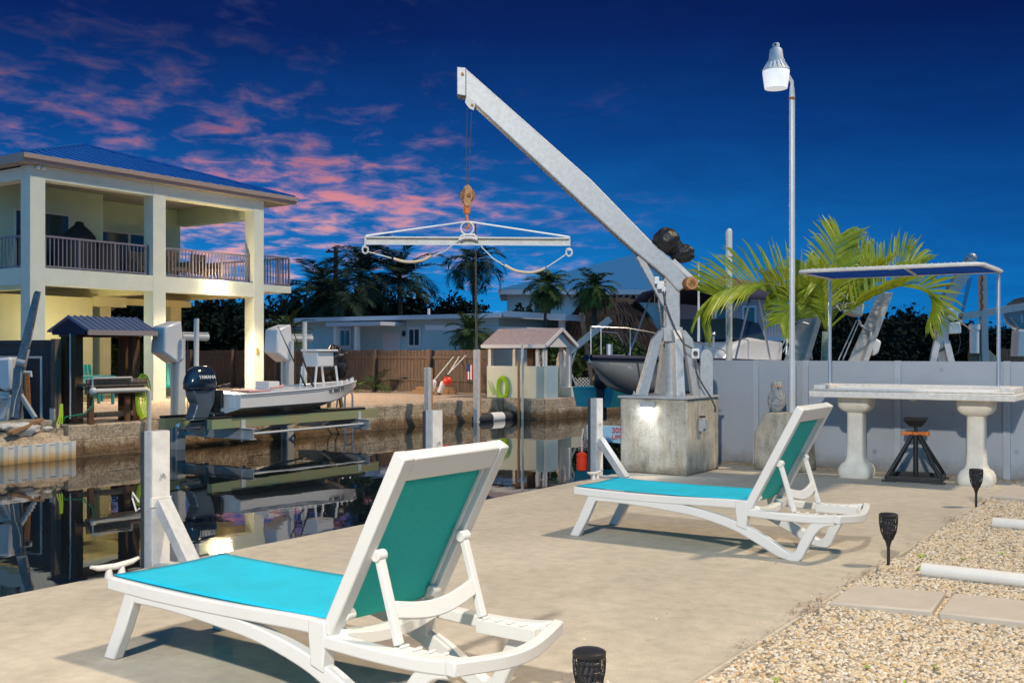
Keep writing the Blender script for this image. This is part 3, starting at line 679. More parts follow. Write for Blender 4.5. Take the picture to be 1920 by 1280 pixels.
# ================================================================== yard lamp pole on its concrete footing, owl
ftg = MB().prism([(-4.47,11.62,0),(-3.86,11.62,0),(-3.92,11.62,.66),(-4.34,11.62,.66),(-4.47,11.62,.40)], (0,.40,0))
tag(build('concrete_footing', ftg, M['block'], bevel=.02, smooth=True, origin=(-4.2,11.8,0)), 'chamfered grey concrete footing carrying the lamp pole and the owl', 'footing')
lx, ly = -4.10, 11.86
t = thing('yard_lamp', 'tall thin grey pole topped by a bell shaped white yard lamp', 'lamp post', (lx,ly,.66))
pl = MB().tube([(lx,ly,.66),(lx,ly,1.27)], .040, 16); pl.tube([(lx,ly,1.26),(lx,ly,4.28)], .033, 16); build('pole', pl, M['pole'], t, smooth=True)
build('band', MB().lathe((lx,ly,4.25), [(.036,0),(.037,.018),(.036,.03)], 16), M['rust'], t, smooth=True)
nk = MB().tube([(lx,ly,4.28),(lx,ly,4.40)], [.034,.026], 14)
hc = cw(0,0) + at(1455,130,12.1); hx, hy = hc.x, hc.y
nk.tube([(lx,ly,4.36),(lx,ly,4.46),(lx+(hx-lx)*.5,ly+(hy-ly)*.5,4.60),(hx,hy,4.64)], .022, 8); build('bracket', nk, M['pole'], t, smooth=True)
build('refractor', MB().lathe((hx,hy,4.37), [(.105,.0),(.128,.004),(.135,.05),(.142,.10),(.153,.195),(.150,.20)], 32), M['lens'], t, smooth=True)
sh = MB(); n = 36
sh.lathe((hx,hy,4.575), [(.153,0),(.156,.006),(.120,.055),(.092,.098),(.080,.105)], n)
for k in range(18): a = 2*math.pi*k/18; sh.beam((hx+.148*math.cos(a),hy+.148*math.sin(a),4.592),(hx+.095*math.cos(a),hy+.095*math.sin(a),4.678),.008,.012)
build('shade', sh, M['lamp_grey'], t, smooth=True)
bd_ = MB().lathe((hx,hy,4.675), [(.090,0),(.086,.03),(.070,.145),(.060,.158),(.036,.162)], 24); bd_.box(hx+.07,hx+.10,hy-.012,hy+.012,4.66,4.70); bd_.box(hx-.10,hx-.07,hy-.012,hy+.012,4.66,4.70)
build('ballast_housing', bd_, M['lamp_grey'], t, smooth=True)
ph = build('photocell', MB().lathe((hx,hy,4.833), [(.040,0),(.041,.05),(.036,.060),(.02,.062)], 18), M['white'], t, smooth=True)
wpos = Vector((hx,hy,4.866)) - FWD*.041 - RGT*.018; build('sensor_window', MB().box(wpos.x-.008,wpos.x+.008,wpos.y-.008,wpos.y+.008,wpos.z-.01,wpos.z+.01), M['ink'], ph)
t = thing('owl_statue', 'grey plastic decoy owl perched on the concrete footing', 'owl statue', (-4.24,11.74,.66))
c = (-4.24,11.74,.66)
ow = MB().lathe(c, [(.045,0),(.062,.02),(.080,.08),(.084,.14),(.078,.20),(.062,.245),(.060,.26),(.066,.285),(.066,.315),(.050,.345),(.02,.358)], 18, sy=.85)
for sgn in (-1,1): p = Vector((c[0],c[1],c[2]+.345)) + RGT*(.045*sgn); ow.lathe(p, [(.018,-.02),(.010,.012),(.002,.03)], 6)
ow.lathe((c[0]+.02,c[1]+.03,.66), [(.03,.0),(.035,-.02),(.02,-.03)], 6)
ob = build('body', ow, M['owl'], t, smooth=True)
for sgn in (-1,1): build('eye', MB().ball(Vector(c) + UP*.300 - FWD*.058 + RGT*(.026*sgn), .013, 10, 6), M['amber'], t, smooth=True)
bk = Vector(c) + UP*.285 - FWD*.068; build('beak', MB().add([bk+RGT*.010, bk-RGT*.010, bk-UP*.030-FWD*.008, bk+UP*.01+FWD*.02], [(0,1,2),(0,3,1),(1,3,2),(2,3,0)]), M['ink'], t)
for sgn in (-1,1): build('wing', MB().ball(Vector(c) + UP*.14 + RGT*(.074*sgn), .05, 12, 8, sc=(.55,.7,1.9)), M['owl'], t, smooth=True)
# ================================================================== crane on its concrete block
blk = MB().box(-5.64,-4.82,10.56,11.44,0,.835)
tag(build('concrete_block', blk, M['block'], bevel=.018, smooth=True, origin=(-5.23,11,0)), 'big weathered concrete block at the water edge carrying the grey crane', 'concrete block')
mx, my = -5.24, 11.0; mc = Vector((mx,my,0))
t = thing('boat_crane', 'large grey galvanised boat crane with long raised boom on the concrete block', 'crane', (mx,my,.835))
build('base_plate', MB().box(-5.66,-4.80,10.54,11.46,.835,.858), M['galv'], t, bevel=.003)
def cam_box(mb, c, wd, dp, z0, z1, w1=None):
    q = []
    for zz, s in ((z0,1),(z1,1)):
        for a, b in ((-1,-1),(1,-1),(1,1),(-1,1)): q.append(Vector((c[0],c[1],zz)) + RGT*(a*wd/2) + FWD*(b*dp/2))
    return mb.add(q, [(0,3,2,1),(4,5,6,7),(0,1,5,4),(1,2,6,5),(2,3,7,6),(3,0,4,7)])
ms = MB(); mcx = Vector((mx,my,0)) + RGT*.03
cam_box(ms, mcx, .165, .165, 1.60, 2.26); build('mast', ms, M['galv'], t, bevel=.012, smooth=True)
cl = MB(); cam_box(cl, mcx, .215, .215, 1.47, 1.632); build('collar', cl, M['galv'], t, bevel=.006)
tb = MB().lathe((mcx.x,mcx.y,.858), [(.105,0),(.105,.03),(.076,.035),(.076,.62)], 24); build('pedestal_tube', tb, M['galv'], t, smooth=True)
for a, b in ((-1,-1),(1,-1),(1,1),(-1,1)):
    top = Vector((mcx.x + a*.085, mcx.y + b*.085, 1.60)); mid = Vector((mcx.x+a*.13, mcx.y+b*.13, 1.50)); ft = Vector((mx + a*.235, my + b*.235, .858)); rad = Vector((a,b,0)).normalized()
    lg = MB(); tg = Vector((-b,a,0)).normalized()
    def sec(p, wr, wt): return [tuple(p + rad*i*wr/2 + tg*j*wt/2) for i, j in ((-1,-1),(1,-1),(1,1),(-1,1))]
    lg.sweep([sec(top,.06,.085), sec(mid,.105,.09), sec(mid.lerp(ft,.5),.115,.095), sec(ft,.125,.10)])
    lo = build('pedestal_leg', lg, M['galv'], t, bevel=.006)
    bt = MB(); p = ft + rad*.085 ; bt.tube([p, p+UP*.05], .012, 8); bt.lathe(p, [(.022,0),(.022,.018)], 6); build('anchor_bolt', bt, M['steel'], lo)
# boom: drawn in the upright plane that faces the lane, 0.2 m thick
Zb = 11.93
def B(px, py, d=0.0): return at(px, py, Zb + d)
bm_ = MB().prism([B(872,127),B(1109,337),B(1224,455),B(1262,487),B(1289,519),B(1283,540),B(1272,547),B(1247,518),B(1188,470),B(1101,391),B(893,199),B(872,179)], FWD*.20)
build('boom', bm_, M['galv'], t, bevel=.018, seg=3, smooth=True)
ep = MB().prism([B(857,125.5,-.015),B(873,127,-.015),B(873,180,-.015),B(857,177,-.015)], FWD*.23); epo = build('boom_end_plate', ep, M['galv'], t, bevel=.006)
epb = MB().tube([B(867,139,-.035), B(867,139,.0)], .018, 8); build('end_bolt', epb, M['rust_ring'], epo)
sp_ = MB().prism([B(875,178,-.01),B(892,192,-.01),B(888,207,-.01),B(880,203,-.01),B(872,192,-.01)], FWD*.035); sp_.prism([B(875,178,.18),B(892,192,.18),B(888,207,.18),B(880,203,.18),B(872,192,.18)], FWD*.03)
so = build('sheave_bracket', sp_, M['white_dirty'], t); build('sheave_bolt', MB().tube([B(885,197,-.03), B(885,197,.22)], .016, 10), M['rust_ring'], so, smooth=True)
kn = MB().beam(B(1198,480,.10), B(1247,570,.10), .075, .085, up=tuple(FWD)); build('knee_brace', kn, M['galv'], t, bevel=.006)
wd = MB(); dc = B(1290,532,.02); ax = (FWD*-1 + RGT*.25).normalized()
wd.tube([dc-ax*.18, dc-ax*.02, dc-ax*.02, dc+ax*.10], [.055,.055,.075,.075], 20)
wo = build('winch_drum', wd, M['rust'], t, smooth=True)
rg = MB(); 
for rr in (.070,.045,.018): rg.tube([dc+ax*.10, dc+ax*.115], rr, 20)
build('drum_cap', rg, M['rust_ring'], wo, smooth=True)
br_ = MB().beam(B(1262,488,.0), B(1306,530,.0), .05, .015, up=tuple(FWD)); br_.beam(B(1262,488,.14), B(1306,530,.14), .05, .015, up=tuple(FWD)); build('winch_bracket', br_, M['white_dirty'], t)
bag = MB().ball(B(1249,453,.10), .158, 48, 32, sc=(1,1,1.0), lump=.13, fr=2.2); bag.ball(B(1279,475,.08), .122, 40, 28, sc=(1.2,1.0,.9), lump=.2, fr=2.4); bag.tube([B(1262,462,.1),B(1272,470,.1)], [.11,.09], 14)
bo = build('motor_cover', bag, M['black_bag'], t, smooth=True)
for pxx in ((1262,458),(1268,466)): pass
sw_ = MB(); cam_box(sw_, at(1231,527,11.90), .05, .06, 2.12, 2.20); cam_box(sw_, at(1238,534,11.90), .07, .06, 2.06, 2.15); cam_box(sw_, at(1244,541,11.90), .04, .06, 2.03, 2.09)
build('limit_switch', sw_, M['white'], t, bevel=.006)
cbx = MB(); cam_box(cbx, at(1303,663,11.78), .085, .07, 1.28, 1.39); cb_ = build('control_box', cbx, M['white'], t, bevel=.006)
build('switch_knob', MB().tube([at(1304,662,11.74), at(1304,662,11.70)], .026, 14), M['ink'], cb_, smooth=True)
gp = MB(); gq = [at(1313,744,11.98), at(1337,744,11.98), at(1337,672,11.98), at(1335,662,11.98), at(1330,656,11.98), at(1325,655,11.98), at(1319,656,11.98), at(1315,662,11.98), at(1313,672,11.98)]
gp.prism(gq, FWD*.03); build('mounting_plate', gp, M['galv'], t, bevel=.006)
cv = MB(); cv.tube([at(1244,546,11.84), at(1246,565,11.83), at(1255,590,11.82), at(1268,622,11.80), at(1283,645,11.78), at(1296,652,11.76), at(1303,655,11.76)], .010, 6)
cv.tube([at(1303,676,11.74), at(1306,700,11.72), at(1318,722,11.70), at(1333,745,11.68), at(1341,763,11.68), at(1341,772,11.70)], .010, 6)
cv.tube([at(1228,545,11.86), at(1227,570,11.86), at(1238,588,11.86), at(1246,580,11.86), at(1245,555,11.86)], .006, 6)
build('power_cable', cv, M['cable'], t, smooth=True)
# lamp and outlet on the block
t = thing('block_lamp_fixture', 'small bright white lamp glowing on the front of the concrete block', 'lamp', (-5.28,10.55,.7))
build('housing', MB().box(-5.365,-5.195,10.50,10.558,.735,.80), M['galv'], t, bevel=.005)
build('lens', MB().box(-5.36,-5.20,10.495,10.545,.655,.734), M['led'], t, bevel=.012)
t = thing('outlet_box', 'grey weatherproof outlet box on the side of the concrete block', 'outlet box', (-4.81,10.85,.57))
build('box_body', MB().box(-4.818,-4.765,10.86,10.95,.47,.60), M['galv'], t, bevel=.006)
build('lid', MB().box(-4.764,-4.745,10.855,10.955,.50,.61), M['galv'], t, bevel=.005)
build('latch', MB().box(-4.80,-4.75,10.84,10.90,.625,.645), M['ink'], t)
# ================================================================== spreader beam under its rusty hook block
Zs = 11.95
t = thing('hook_block', 'rusty pulley block with a hook hanging below the crane boom', 'hook block', at(876,400,Zs))
def Q(px, py, d=0.0): return at(px, py, Zs + d)
pb = MB(); hexp = [(871,362),(873,349),(878,346),(884,352),(886,368),(882,385),(874,388),(869,380)]
pb.prism([Q(a,b,-.05) for a,b in hexp], FWD*.018); pb.prism([Q(a-3,b+1,.05) for a,b in hexp], FWD*.018); build('cheek_plates', pb, M['rust_ring'], t, bevel=.004)
build('sheave', MB().tube([Q(877,366,-.028), Q(876,367,.046)], .085, 20), M['rust'], t, smooth=True)
build('pin', MB().tube([Q(879,366,-.075), Q(877,366,.09)], .022, 10), M['rust'], t, smooth=True)
hk = MB(); hk.tube([Q(875,384), Q(875,400)], .030, 10); hk.tube([Q(870,388), Q(870,398), Q(875,404), Q(880,398), Q(880,388)], .012, 8)
hk.tube([Q(875,402), Q(876,412), Q(879,418), Q(879,425), Q(875,428), Q(871,423)], [.018,.015,.018,.018,.014,.006], 10); build('hook', hk, M['orange'], t, smooth=True)
ln = MB(); ln.tube([B(885,197,.06), Q(878,352)], .004, 5); ln.tube([B(876,190,.08), Q(874,350)], .003, 5); build('hoist_wire', ln, M['cable'], t)
t = thing('spreader_beam', 'pale lifting beam with ropes and hose covered slings hanging from the crane hook', 'lifting beam', Q(877,452))
ib = MB(); l0, l1 = (686,443), (1067,445)
def iq(u, h, d): return Q(l0[0]+(l1[0]-l0[0])*u, l0[1]+(l1[1]-l0[1])*u + h, d)
for h0, h1, d0, d1 in ((0,2.6,-.06,.06),(13,15.6,-.06,.06),(2.6,13,-.008,.008)):
    ib.add([iq(0,h0,d0),iq(1,h0,d0),iq(1,h0+(h1-h0)*1.12,d0),iq(0,h1,d0),iq(0,h0,d1),iq(1,h0,d1),iq(1,h0+(h1-h0)*1.12,d1),iq(0,h1,d1)], [(0,1,2,3),(7,6,5,4),(0,4,5,1),(1,5,6,2),(2,6,7,3),(3,7,4,0)])
build('beam', ib, M['white_dirty'], t)
rp = MB(); rp.tube([Q(686,442), Q(872,416)], .010, 8); rp.tube([Q(881,416), Q(1067,444)], .010, 8); build('bridle_rope', rp, M['letter_white'], t, smooth=True)
rn = MB(); rn.tube([Q(876+12*math.cos(k*math.pi/10), 428+12*math.sin(k*math.pi/10), -.03) for k in range(21)], .010, 8)
rn.tube([Q(860,448,-.07), Q(866,442,-.07), Q(876,440,-.07), Q(889,440,-.07), Q(894,446,-.07)], .014, 6); rn.tube([Q(861,450,-.08), Q(870,446,-.08), Q(884,446,-.08), Q(895,449,-.08)], .016, 6)
build('lifting_ring', rn, M['rope'], t, smooth=True)
for pts, pad, sh_ in (([(866,446),(835,470),(812,480)], [(809,479),(795,487),(775,491),(755,490),(738,485)], [(734,484),(712,478),(690,472)]),
                 ([(893,447),(905,465),(925,485),(944,497)], [(946,497),(965,507),(990,511),(1010,508),(1022,502)], [(1025,501),(1045,488),(1062,476)])):
    s_ = MB(); s_.tube([Q(a,b,-.05) for a,b in pts], .007, 6); s_.tube([Q(a,b,-.05) for a,b in sh_], .007, 6); so = build('sling', s_, M['rope'], t, smooth=True)
    build('hose_pad', MB().tube([Q(q.x,q.y,-.05) for q in catmull([(a,b,0) for a,b in pad], 4)], .017, 10), M['hosepad'], so, smooth=True)
for cx, cy in ((685,463),(1067,468)):
    sk = MB(); sk.tube([Q(cx+6*math.cos(k*math.pi/7)*.9, cy+5+7*math.sin(k*math.pi/7), 0) for k in range(15)], .011, 6); sk.tube([Q(cx,443), Q(cx,462)], .014, 6); sk.tube([Q(cx-5,cy-1), Q(cx+5,cy+1)], .014, 6); build('shackle', sk, M['rope'], t, smooth=True)
# ================================================================== mooring posts, cleats, buoy, sign
def post(y, label):
    t = thing('mooring_post', label, 'mooring post', (-5.62,y,0), 0, 'mooring posts along the patio edge')
    build('post_body', MB().box(-5.67,-5.60,y-.04,y+.10,-.9,.85), M['galv'], t, bevel=.004)
    build('front_face', MB().box(-5.598,-5.592,y-.036,y+.096,-.02,.848), M['white_dirty'], t)
    build('rubber_strip', MB().box(-5.705,-5.672,y-.042,y+.09,-.9,.845), M['rubber'], t, bevel=.006)
    br = MB().beam((-5.592,y+.035,.40), (-5.28,y+.035,.0), .10, .07); br.box(-5.60,-5.22,y-.03,y+.10,.0,.012); build('brace', br, M['galv'], t, bevel=.003)
    cp = MB().box(-5.605,-5.585,y-.045,y+.105,.37,.43); build('clamp_plate', cp, M['white_dirty'], t, bevel=.003)
    build('bolt', MB().tube([(-5.595,y+.035,.57),(-5.575,y+.035,.57)], .012, 8), M['steel'], t)
    return t
p1 = post(4.28, 'braced steel mooring post standing behind the foot end of the nearest lounger')
rp = MB().tube([(-5.70,4.225,.40),(-5.73,4.20,.46),(-5.76,4.22,.42),(-5.72,4.22,.34),(-5.69,4.22,.36)], .006, 6); tag(build('rope_loop', rp, M['rope'], smooth=True), 'short rope loop tied around the braced post near the nearest lounger', 'rope')
dup(p1, (-5.62,7.13,0), 0, 'steel mooring post showing above the backrest of the nearest lounger')
dup(p1, (-5.62,9.98,0), 0, 'braced steel mooring post right beside the big concrete block')
def cleat(y, rz, label):
    t = thing('cleat', label, 'cleat', (-5.53,y,0), rz, 'galvanised cleats on the patio edge'); X = WM[t.name]
    h = MB(X); h.tube([(0,-.17,.085),(0,-.12,.070),(0,0,.060),(0,.12,.070),(0,.17,.085)], [.010,.017,.020,.017,.010], 10); build('horn', h, M['white_dirty'], t, smooth=True)
    for s in (-1,1): build('foot', MB(X).tube([(0,s*.045,0),(0,s*.045,.055)], [.026,.017], 10), M['white_dirty'], t, smooth=True)
cleat(3.93, R(2), 'pale horn cleat on the patio edge beside the foot of the nearest lounger')
cleat(9.80, R(2), 'pale horn cleat on the patio edge beside the concrete block')
t = thing('hanging_buoy', 'red ribbed buoy hanging on a rope over the water beside the concrete block', 'buoy', (-6.25,10.72,.1))
b0 = at(1091,865,12.35)
build('float', MB().lathe((b0.x,b0.y,b0.z-.11), [(.03,0),(.058,.01),(.066,.03),(.062,.05),(.067,.07),(.062,.10),(.067,.13),(.062,.16),(.066,.19),(.05,.21),(.02,.225)], 16), M['red'], t, smooth=True)
build('rope', MB().tube([(b0.x,b0.y,b0.z+.11),(b0.x,b0.y,b0.z+.28),at(1094,803,12.35)], .007, 6), M['rope'], t)
t = thing('boat_sign', 'light blue signboard with red lettering partly hidden behind the concrete block', 'sign', at(1140,812,12.75))
a, b = at(1100,810,12.75), at(1196,818,12.75)
bdm = MB().prism([at(1100,797,12.75), at(1204,800,12.75), at(1204,836,12.75), at(1100,824,12.75)], FWD*.04); build('board', bdm, M['sign_blue'], t, bevel=.004)
text('lettering', '305', .088, frame(at(1157,806.5,12.735), RGT, UP), M['sign_red'], t)
text('lettering', 'UPPER', .074, frame(at(1163,819.5,12.735), RGT, UP), M['sign_red'], t)
build('support', MB().tube([at(1104,822,12.78), at(1107,880,12.78), at(1107,930,12.78)], .02, 8), M['galv_dark'], t); build('support', MB().tube([at(1180,830,12.78), at(1180,930,12.78)], .02, 8), M['galv_dark'], t)
# ================================================================== house across the canal
hs = thing('house', 'two storey pale green stucco house on columns with a blue metal roof', 'house', (-27,19,0))
XF = -24.9
cols = [(15.23,15.65),(18.92,19.35),(22.64,23.05)]
for a, b in cols: build('column', MB().box(XF-.42,XF,a,b,-.02,6.084), M['stucco'], hs, bevel=.012)
for a, b in ((15.65,18.92),(19.35,22.64)):
    build('front_beam', MB().box(XF-.40,XF-.006,a,b,5.74,6.083), M['stucco'], hs)
    build('floor_beam', MB().box(XF-.40,XF-.006,a,b,3.06,3.5), M['stucco'], hs)
build('side_beam', MB().box(-35,XF-.42,15.235,15.6,5.74,6.05).box(-35,XF-.42,15.235,15.6,3.06,3.5), M['stucco'], hs)
build('end_beam', MB().box(-28.6,XF-.42,22.66,23.0,5.50,6.05), M['stucco_in'], hs)
build('floor_slab', MB().box(-35,XF-.405,15.6,23.04,3.26,3.488), M['stucco_under'], hs)
build('under_beam', MB().box(-35,XF-.42,18.95,19.3,3.0,3.255).box(-35,XF-.42,22.66,23.0,3.06,3.255).box(-35.01,XF-.42,15.25,15.58,2.95,3.055).box(-27.75,-27.45,18.85,19.9,2.70,3.0).box(-28.2,-27.8,19.3,22.6,2.80,3.0), M['stucco_under'], hs)
build('side_deck', MB().box(-32,-25.3,23.05,24.6,3.28,3.5), M['stucco'], hs)
build('ceiling', MB().box(-35,XF-.41,15.6,22.66,6.02,6.10), M['soffit'], hs)
w_ = MB().box(-27.9,-27.6,15.9,19.2,3.49,6.02).box(-28.9,-28.6,19.2,22.8,3.49,6.02).box(-28.6,-27.9,19.0,19.2,3.49,6.02).box(-35,-27.9,15.9,16.1,3.49,6.02); build('upper_wall', w_, M['stucco_in'], hs)
for k in range(3): pass
build('lower_wall', MB().box(-27.9,-27.6,15.7,18.85,0,2.95), M['stucco_under'], hs); build('lower_wall', MB().box(-34,-33.8,17.0,22.3,0,3.25), M['stucco_in'], hs)
for x, a, b in ((-28,19.38,19.75),(-28,21.95,22.36),(-31.5,20.6,20.95)): build('inner_column', MB().box(x-.38,x,a,b,-.02,3.0), M['stucco_under'], hs)
st_ = MB().prism([(-32.2,20.9,1.6),(-32.2,23.0,2.95),(-32.2,22.0,2.99),(-32.2,20.9,2.3)], (-.9,0,0)); build('stair', st_, M['pink_wall'], hs)
dr0 = build('carport_door', MB().box(-33.79,-33.74,20.2,21.1,0,2.1), M['cyan_wall'], hs); build('door_panel', MB().box(-33.735,-33.72,20.3,21.0,.2,2.0), M['hut_blue'], dr0)
# hipped metal roof
ex0, ex1, ey0, ey1, ez = -34.5, -24.74, 14.95, 24.25, 6.33
apx = (-29.2, 19.6, 7.75); apb = (-34.5, 19.6, 7.75)
rf = MB().add([(ex1,ey0,ez),(ex1,ey1,ez),apx,(ex0,ey0,ez),(ex0,ey1,ez),apb], [(0,1,2),(0,2,5,3),(1,4,5,2),(0,3,4,1)])
ro = build('roof', rf, M['blue_roof'], hs)
rbs = MB(); a = Vector(apx)
for k in range(1, 24):
    y = ey0 + (ey1-ey0)*k/24; q = 1 - abs((y - 19.6) / 4.65); p0 = Vector((ex1, y, ez+.012)); p1 = Vector((ex1 + (apx[0]-ex1)*q, y, ez + (apx[2]-ez)*q + .012)); rbs.beam(p0, p1, .035, .03)
for k in range(1, 12):
    x = ex1 + (apx[0]-ex1)*k/12; q = k/12; rbs.beam((x, ey0, ez+.012), (x, ey0+4.65*q, ez+(apx[2]-ez)*q+.012), .035, .03)
rbs.beam((ex1,ey0,ez+.02),Vector(apx)+Vector((0,0,.03)),.12,.05); rbs.beam((ex1,ey1,ez+.02),Vector(apx)+Vector((0,0,.03)),.12,.05)
build('roof_seams', rbs, M['blue_roof'], ro)
fa = MB().box(ex1-.03,ex1+.03,ey0-.03,ey1+.03,6.10,6.32).box(ex0,ex1-.03,ey0-.03,ey0+.03,6.10,6.32).box(ex0,ex1-.03,ey1-.03,ey1+.03,6.10,6.32).box(ex1+.031,ex1+.09,ey0-.03,ey1+.03,6.20,6.315); build('fascia', fa, M['fascia'], ro)
build('soffit', MB().box(ex0,ex1-.031,ey0+.031,15.22,6.086,6.10).box(-24.898,ex1-.031,15.22,23.06,6.086,6.10).box(ex0,ex1-.031,23.06,ey1-.031,6.086,6.10), M['soffit'], ro)
def railing(p0, p1, z0, z1, n):
    mb = MB(); p0 = Vector(p0); p1 = Vector(p1); d = p1 - p0; Zv = Vector((0,0,1))
    mb.beam(p0+Zv*z1, p1+Zv*z1, .06, .05); mb.beam(p0+Zv*(z0+.06), p1+Zv*(z0+.06), .04, .04)
    for k in range(n + 1):
        q = p0 + d*k/n; w2 = .05 if k % 9 == 0 else .024; mb.beam(q+Zv*(z0+(.0 if k % 9 == 0 else .08)), q+Zv*(z1-.025), w2, w2)
    return build('balcony_railing', mb, M['rail'], hs)
railing((XF-.2,15.66,0),(XF-.2,18.91,0),3.5,4.33,27); railing((XF-.2,19.36,0),(XF-.2,22.63,0),3.5,4.33,27)
railing((-34,15.40,0),(XF-.43,15.40,0),3.5,4.33,54); railing((-25.36,23.08,0),(-25.36,24.55,0),3.5,4.42,13); railing((-25.36,24.56,0),(-31.9,24.56,0),3.5,4.42,45)
def sdoor(x, y0, y1, z0, z1, n):
    f = MB(); f.box(x,x+.05,y0,y1,z1-.06,z1); f.box(x,x+.05,y0,y0+.05,z0,z1-.061); f.box(x,x+.05,y1-.05,y1,z0,z1-.061)
    for k in range(1, n): yy = y0 + (y1-y0)*k/n; f.box(x+.005,x+.055,yy-.04,yy+.04,z0,z1-.062)
    d = build('sliding_door', f, M['door_frame'], hs); build('pane', MB().box(x+.003,x+.015,y0+.05,y1-.05,z0,z1-.062), M['pane'], d)
sdoor(-27.6, 16.4, 18.1, 3.5, 5.32, 2); sdoor(-28.6, 19.6, 22.0, 3.5, 5.12, 2)
fl = MB().tube([(XF+.0,21.15,3.40),(XF+.06,21.15,3.40)], .05, 12); fl.tube([(XF+.05,21.15,3.40),(XF+.10,21.08,3.37)], .02, 8); fl.tube([(XF+.05,21.15,3.40),(XF+.10,21.22,3.37)], .02, 8)
fo = build('floodlight', fl, M['white'], hs, smooth=True)
for dy in (-.13,.13): build('bulb', MB().ball((XF+.17,21.15+dy,3.33), .095, 14, 9), M['bulb'], fo, smooth=True)
ef = MB().ball((XF+.08,15.40,6.02), .055, 10, 6).ball((XF+.08,15.56,6.02), .055, 10, 6).tube([(XF,15.48,6.05),(XF+.05,15.48,6.05)], .045, 8); build('eave_floodlight', ef, M['white'], hs, smooth=True)
build('outlet_cover', MB().box(XF,XF+.03,22.72,22.80,1.30,1.48), M['rust_ring'], hs)
# things on the balcony and under the house
t = thing('covered_grill', 'barbecue under a black cover standing on the upper balcony', 'grill', (-26.0,17.4,3.49))
c = (-26.0,17.35,3.49)
build('cover', MB().lathe(c, [(.52,0),(.54,.4),(.53,.86),(.46,1.06),(.30,1.22),(.14,1.34),(.12,1.42),(.05,1.44)], 22, sx=.6, sy=1.0).box(-26.25,-25.75,17.8,18.5,3.49,4.40), M['bbq'], t, smooth=True, bevel=.03)
def armchair(x, y, label):
    t = thing('wicker_chair', label, 'chair', (x,y,3.49), 0, 'wicker chairs on the balcony')
    build('seat', MB().box(x-.3,x+.3,y-.3,y+.3,3.80,3.93), M['wicker'], t, bevel=.03); build('backrest', MB().box(x-.36,x-.28,y-.3,y+.3,3.88,4.42), M['wicker'], t, bevel=.03)
    for s in (-1,1): build('armrest', MB().box(x-.3,x+.3,y+s*.33-.04,y+s*.33+.04,3.80,4.12), M['wicker'], t, bevel=.02)
    for a in (-.27,.27):
        for b in (-.27,.27): build('leg', MB().box(x+a-.025,x+a+.025,y+b-.025,y+b+.025,3.49,3.80), M['wicker'], t)
armchair(-27.2, 20.3, 'brown wicker armchair on the balcony before the sliding door'); armchair(-26.4, 20.9, 'brown wicker armchair on the balcony behind the middle column'); armchair(-26.4, 22.0, 'brown wicker armchair on the balcony above the bright floodlight')
def adirondack(x, y, rz, label):
    t = thing('garden_chair', label, 'chair', (x,y,0), rz, 'turquoise chairs under the house'); X = WM[t.name]
    mb = MB(X)
    for k in range(6): mb.beam((-.28,-.24+.096*k,.30),(-.52,-.28+.112*k,1.0),.085,.02, up=(1,0,0))
    build('backrest', mb, M['teal'], t)
    mb = MB(X)
    for k in range(6): mb.box(-.28+.095*k,-.20+.095*k,-.27,.27,.30+.014*k,.322+.014*k)
    build('seat', mb, M['teal'], t)
    for s in (-1,1):
        build('armrest', MB(X).box(-.38,.32,s*.33-.06,s*.33+.06,.56,.585), M['teal'], t)
        build('leg', MB(X).box(.22,.30,s*.29-.02,s*.29+.02,0,.56), M['teal'], t); build('leg', MB(X).beam((.28,s*.27,.35),(-.5,s*.27,.02),.03,.09), M['teal'], t)
adirondack(-25.6,16.6,R(20),'turquoise slatted garden chair under the house behind the rinse station'); adirondack(-26.0,17.6,R(-10),'turquoise slatted garden chair beside the yellow carport wall'); adirondack(-25.8,20.3,R(-25),'turquoise slatted garden chair under the house behind the middle column')
t = thing('table', 'turquoise outdoor table under the house behind the wooden rinse station', 'table', (-24.2,16.4,0))
build('table_top', MB().box(-24.6,-23.9,15.9,17.0,.70,.74), M['teal'], t)
for a in (-24.55,-23.95):
    for b in (15.95,16.95): build('leg', MB().box(a-.03,a+.03,b-.03,b+.03,0,.70), M['teal'], t)
t = thing('closed_umbrella', 'closed pinkish patio umbrella under the house near the hedge', 'umbrella', (-25.9,19.0,0))
build('pole', MB().tube([(-25.9,18.85,0),(-25.9,18.85,2.1)], .025, 8), M['wood'], t); build('canopy', MB().lathe((-25.9,18.85,.75), [(.13,0),(.15,.2),(.10,.8),(.04,1.25)], 10), M['fabric_pink'], t, smooth=True)
# ================================================================== far bank: seawall, sheet piles, rubble
t = thing('seawall', 'weathered stone block seawall with a dark tide line across the canal', 'seawall', (-17.7,12,0))
sw0 = MB(); n = 130; rings = []
for i in range(n + 1):
    y = 11.55 + 16*i/n; d = .035*mnoise.noise(Vector((0,y*1.3,0))); d2 = .05*mnoise.noise(Vector((4,y*1.9,2))); e = .012*mnoise.noise(Vector((7,y*3,1)))
    rings.append([(-18.0,y,-.02),(-17.66+d*.3,y,.0+e),(-17.63+d*.5,y,-.03+e),(-17.64+d,y,-.14),(-17.66+d2,y,-.3),(-17.64+d,y,-.46),(-17.56+d2,y,-.62),(-17.5,y,-1.7),(-18.0,y,-1.7)])
build('wall_face', sw0.sweep(rings), M['seawall'], t, smooth=True)
build('far_stretch', MB().box(-18.0,-17.62,27.4,75,-1.7,-.02), M['seawall'], t)
build('near_stretch', MB().box(-18.0,-17.72,-40,11.5,-1.7,-.05), M['seawall'], t)
dk = MB().box(-17.6,-16.15,25.7,31.5,-1.7,.0); tag(build('dock_ledge', dk, M['seawall'], bevel=.02, origin=(-16.8,26.5,0)), 'concrete ledge stepping out of the seawall under the small bar hut', 'ledge')
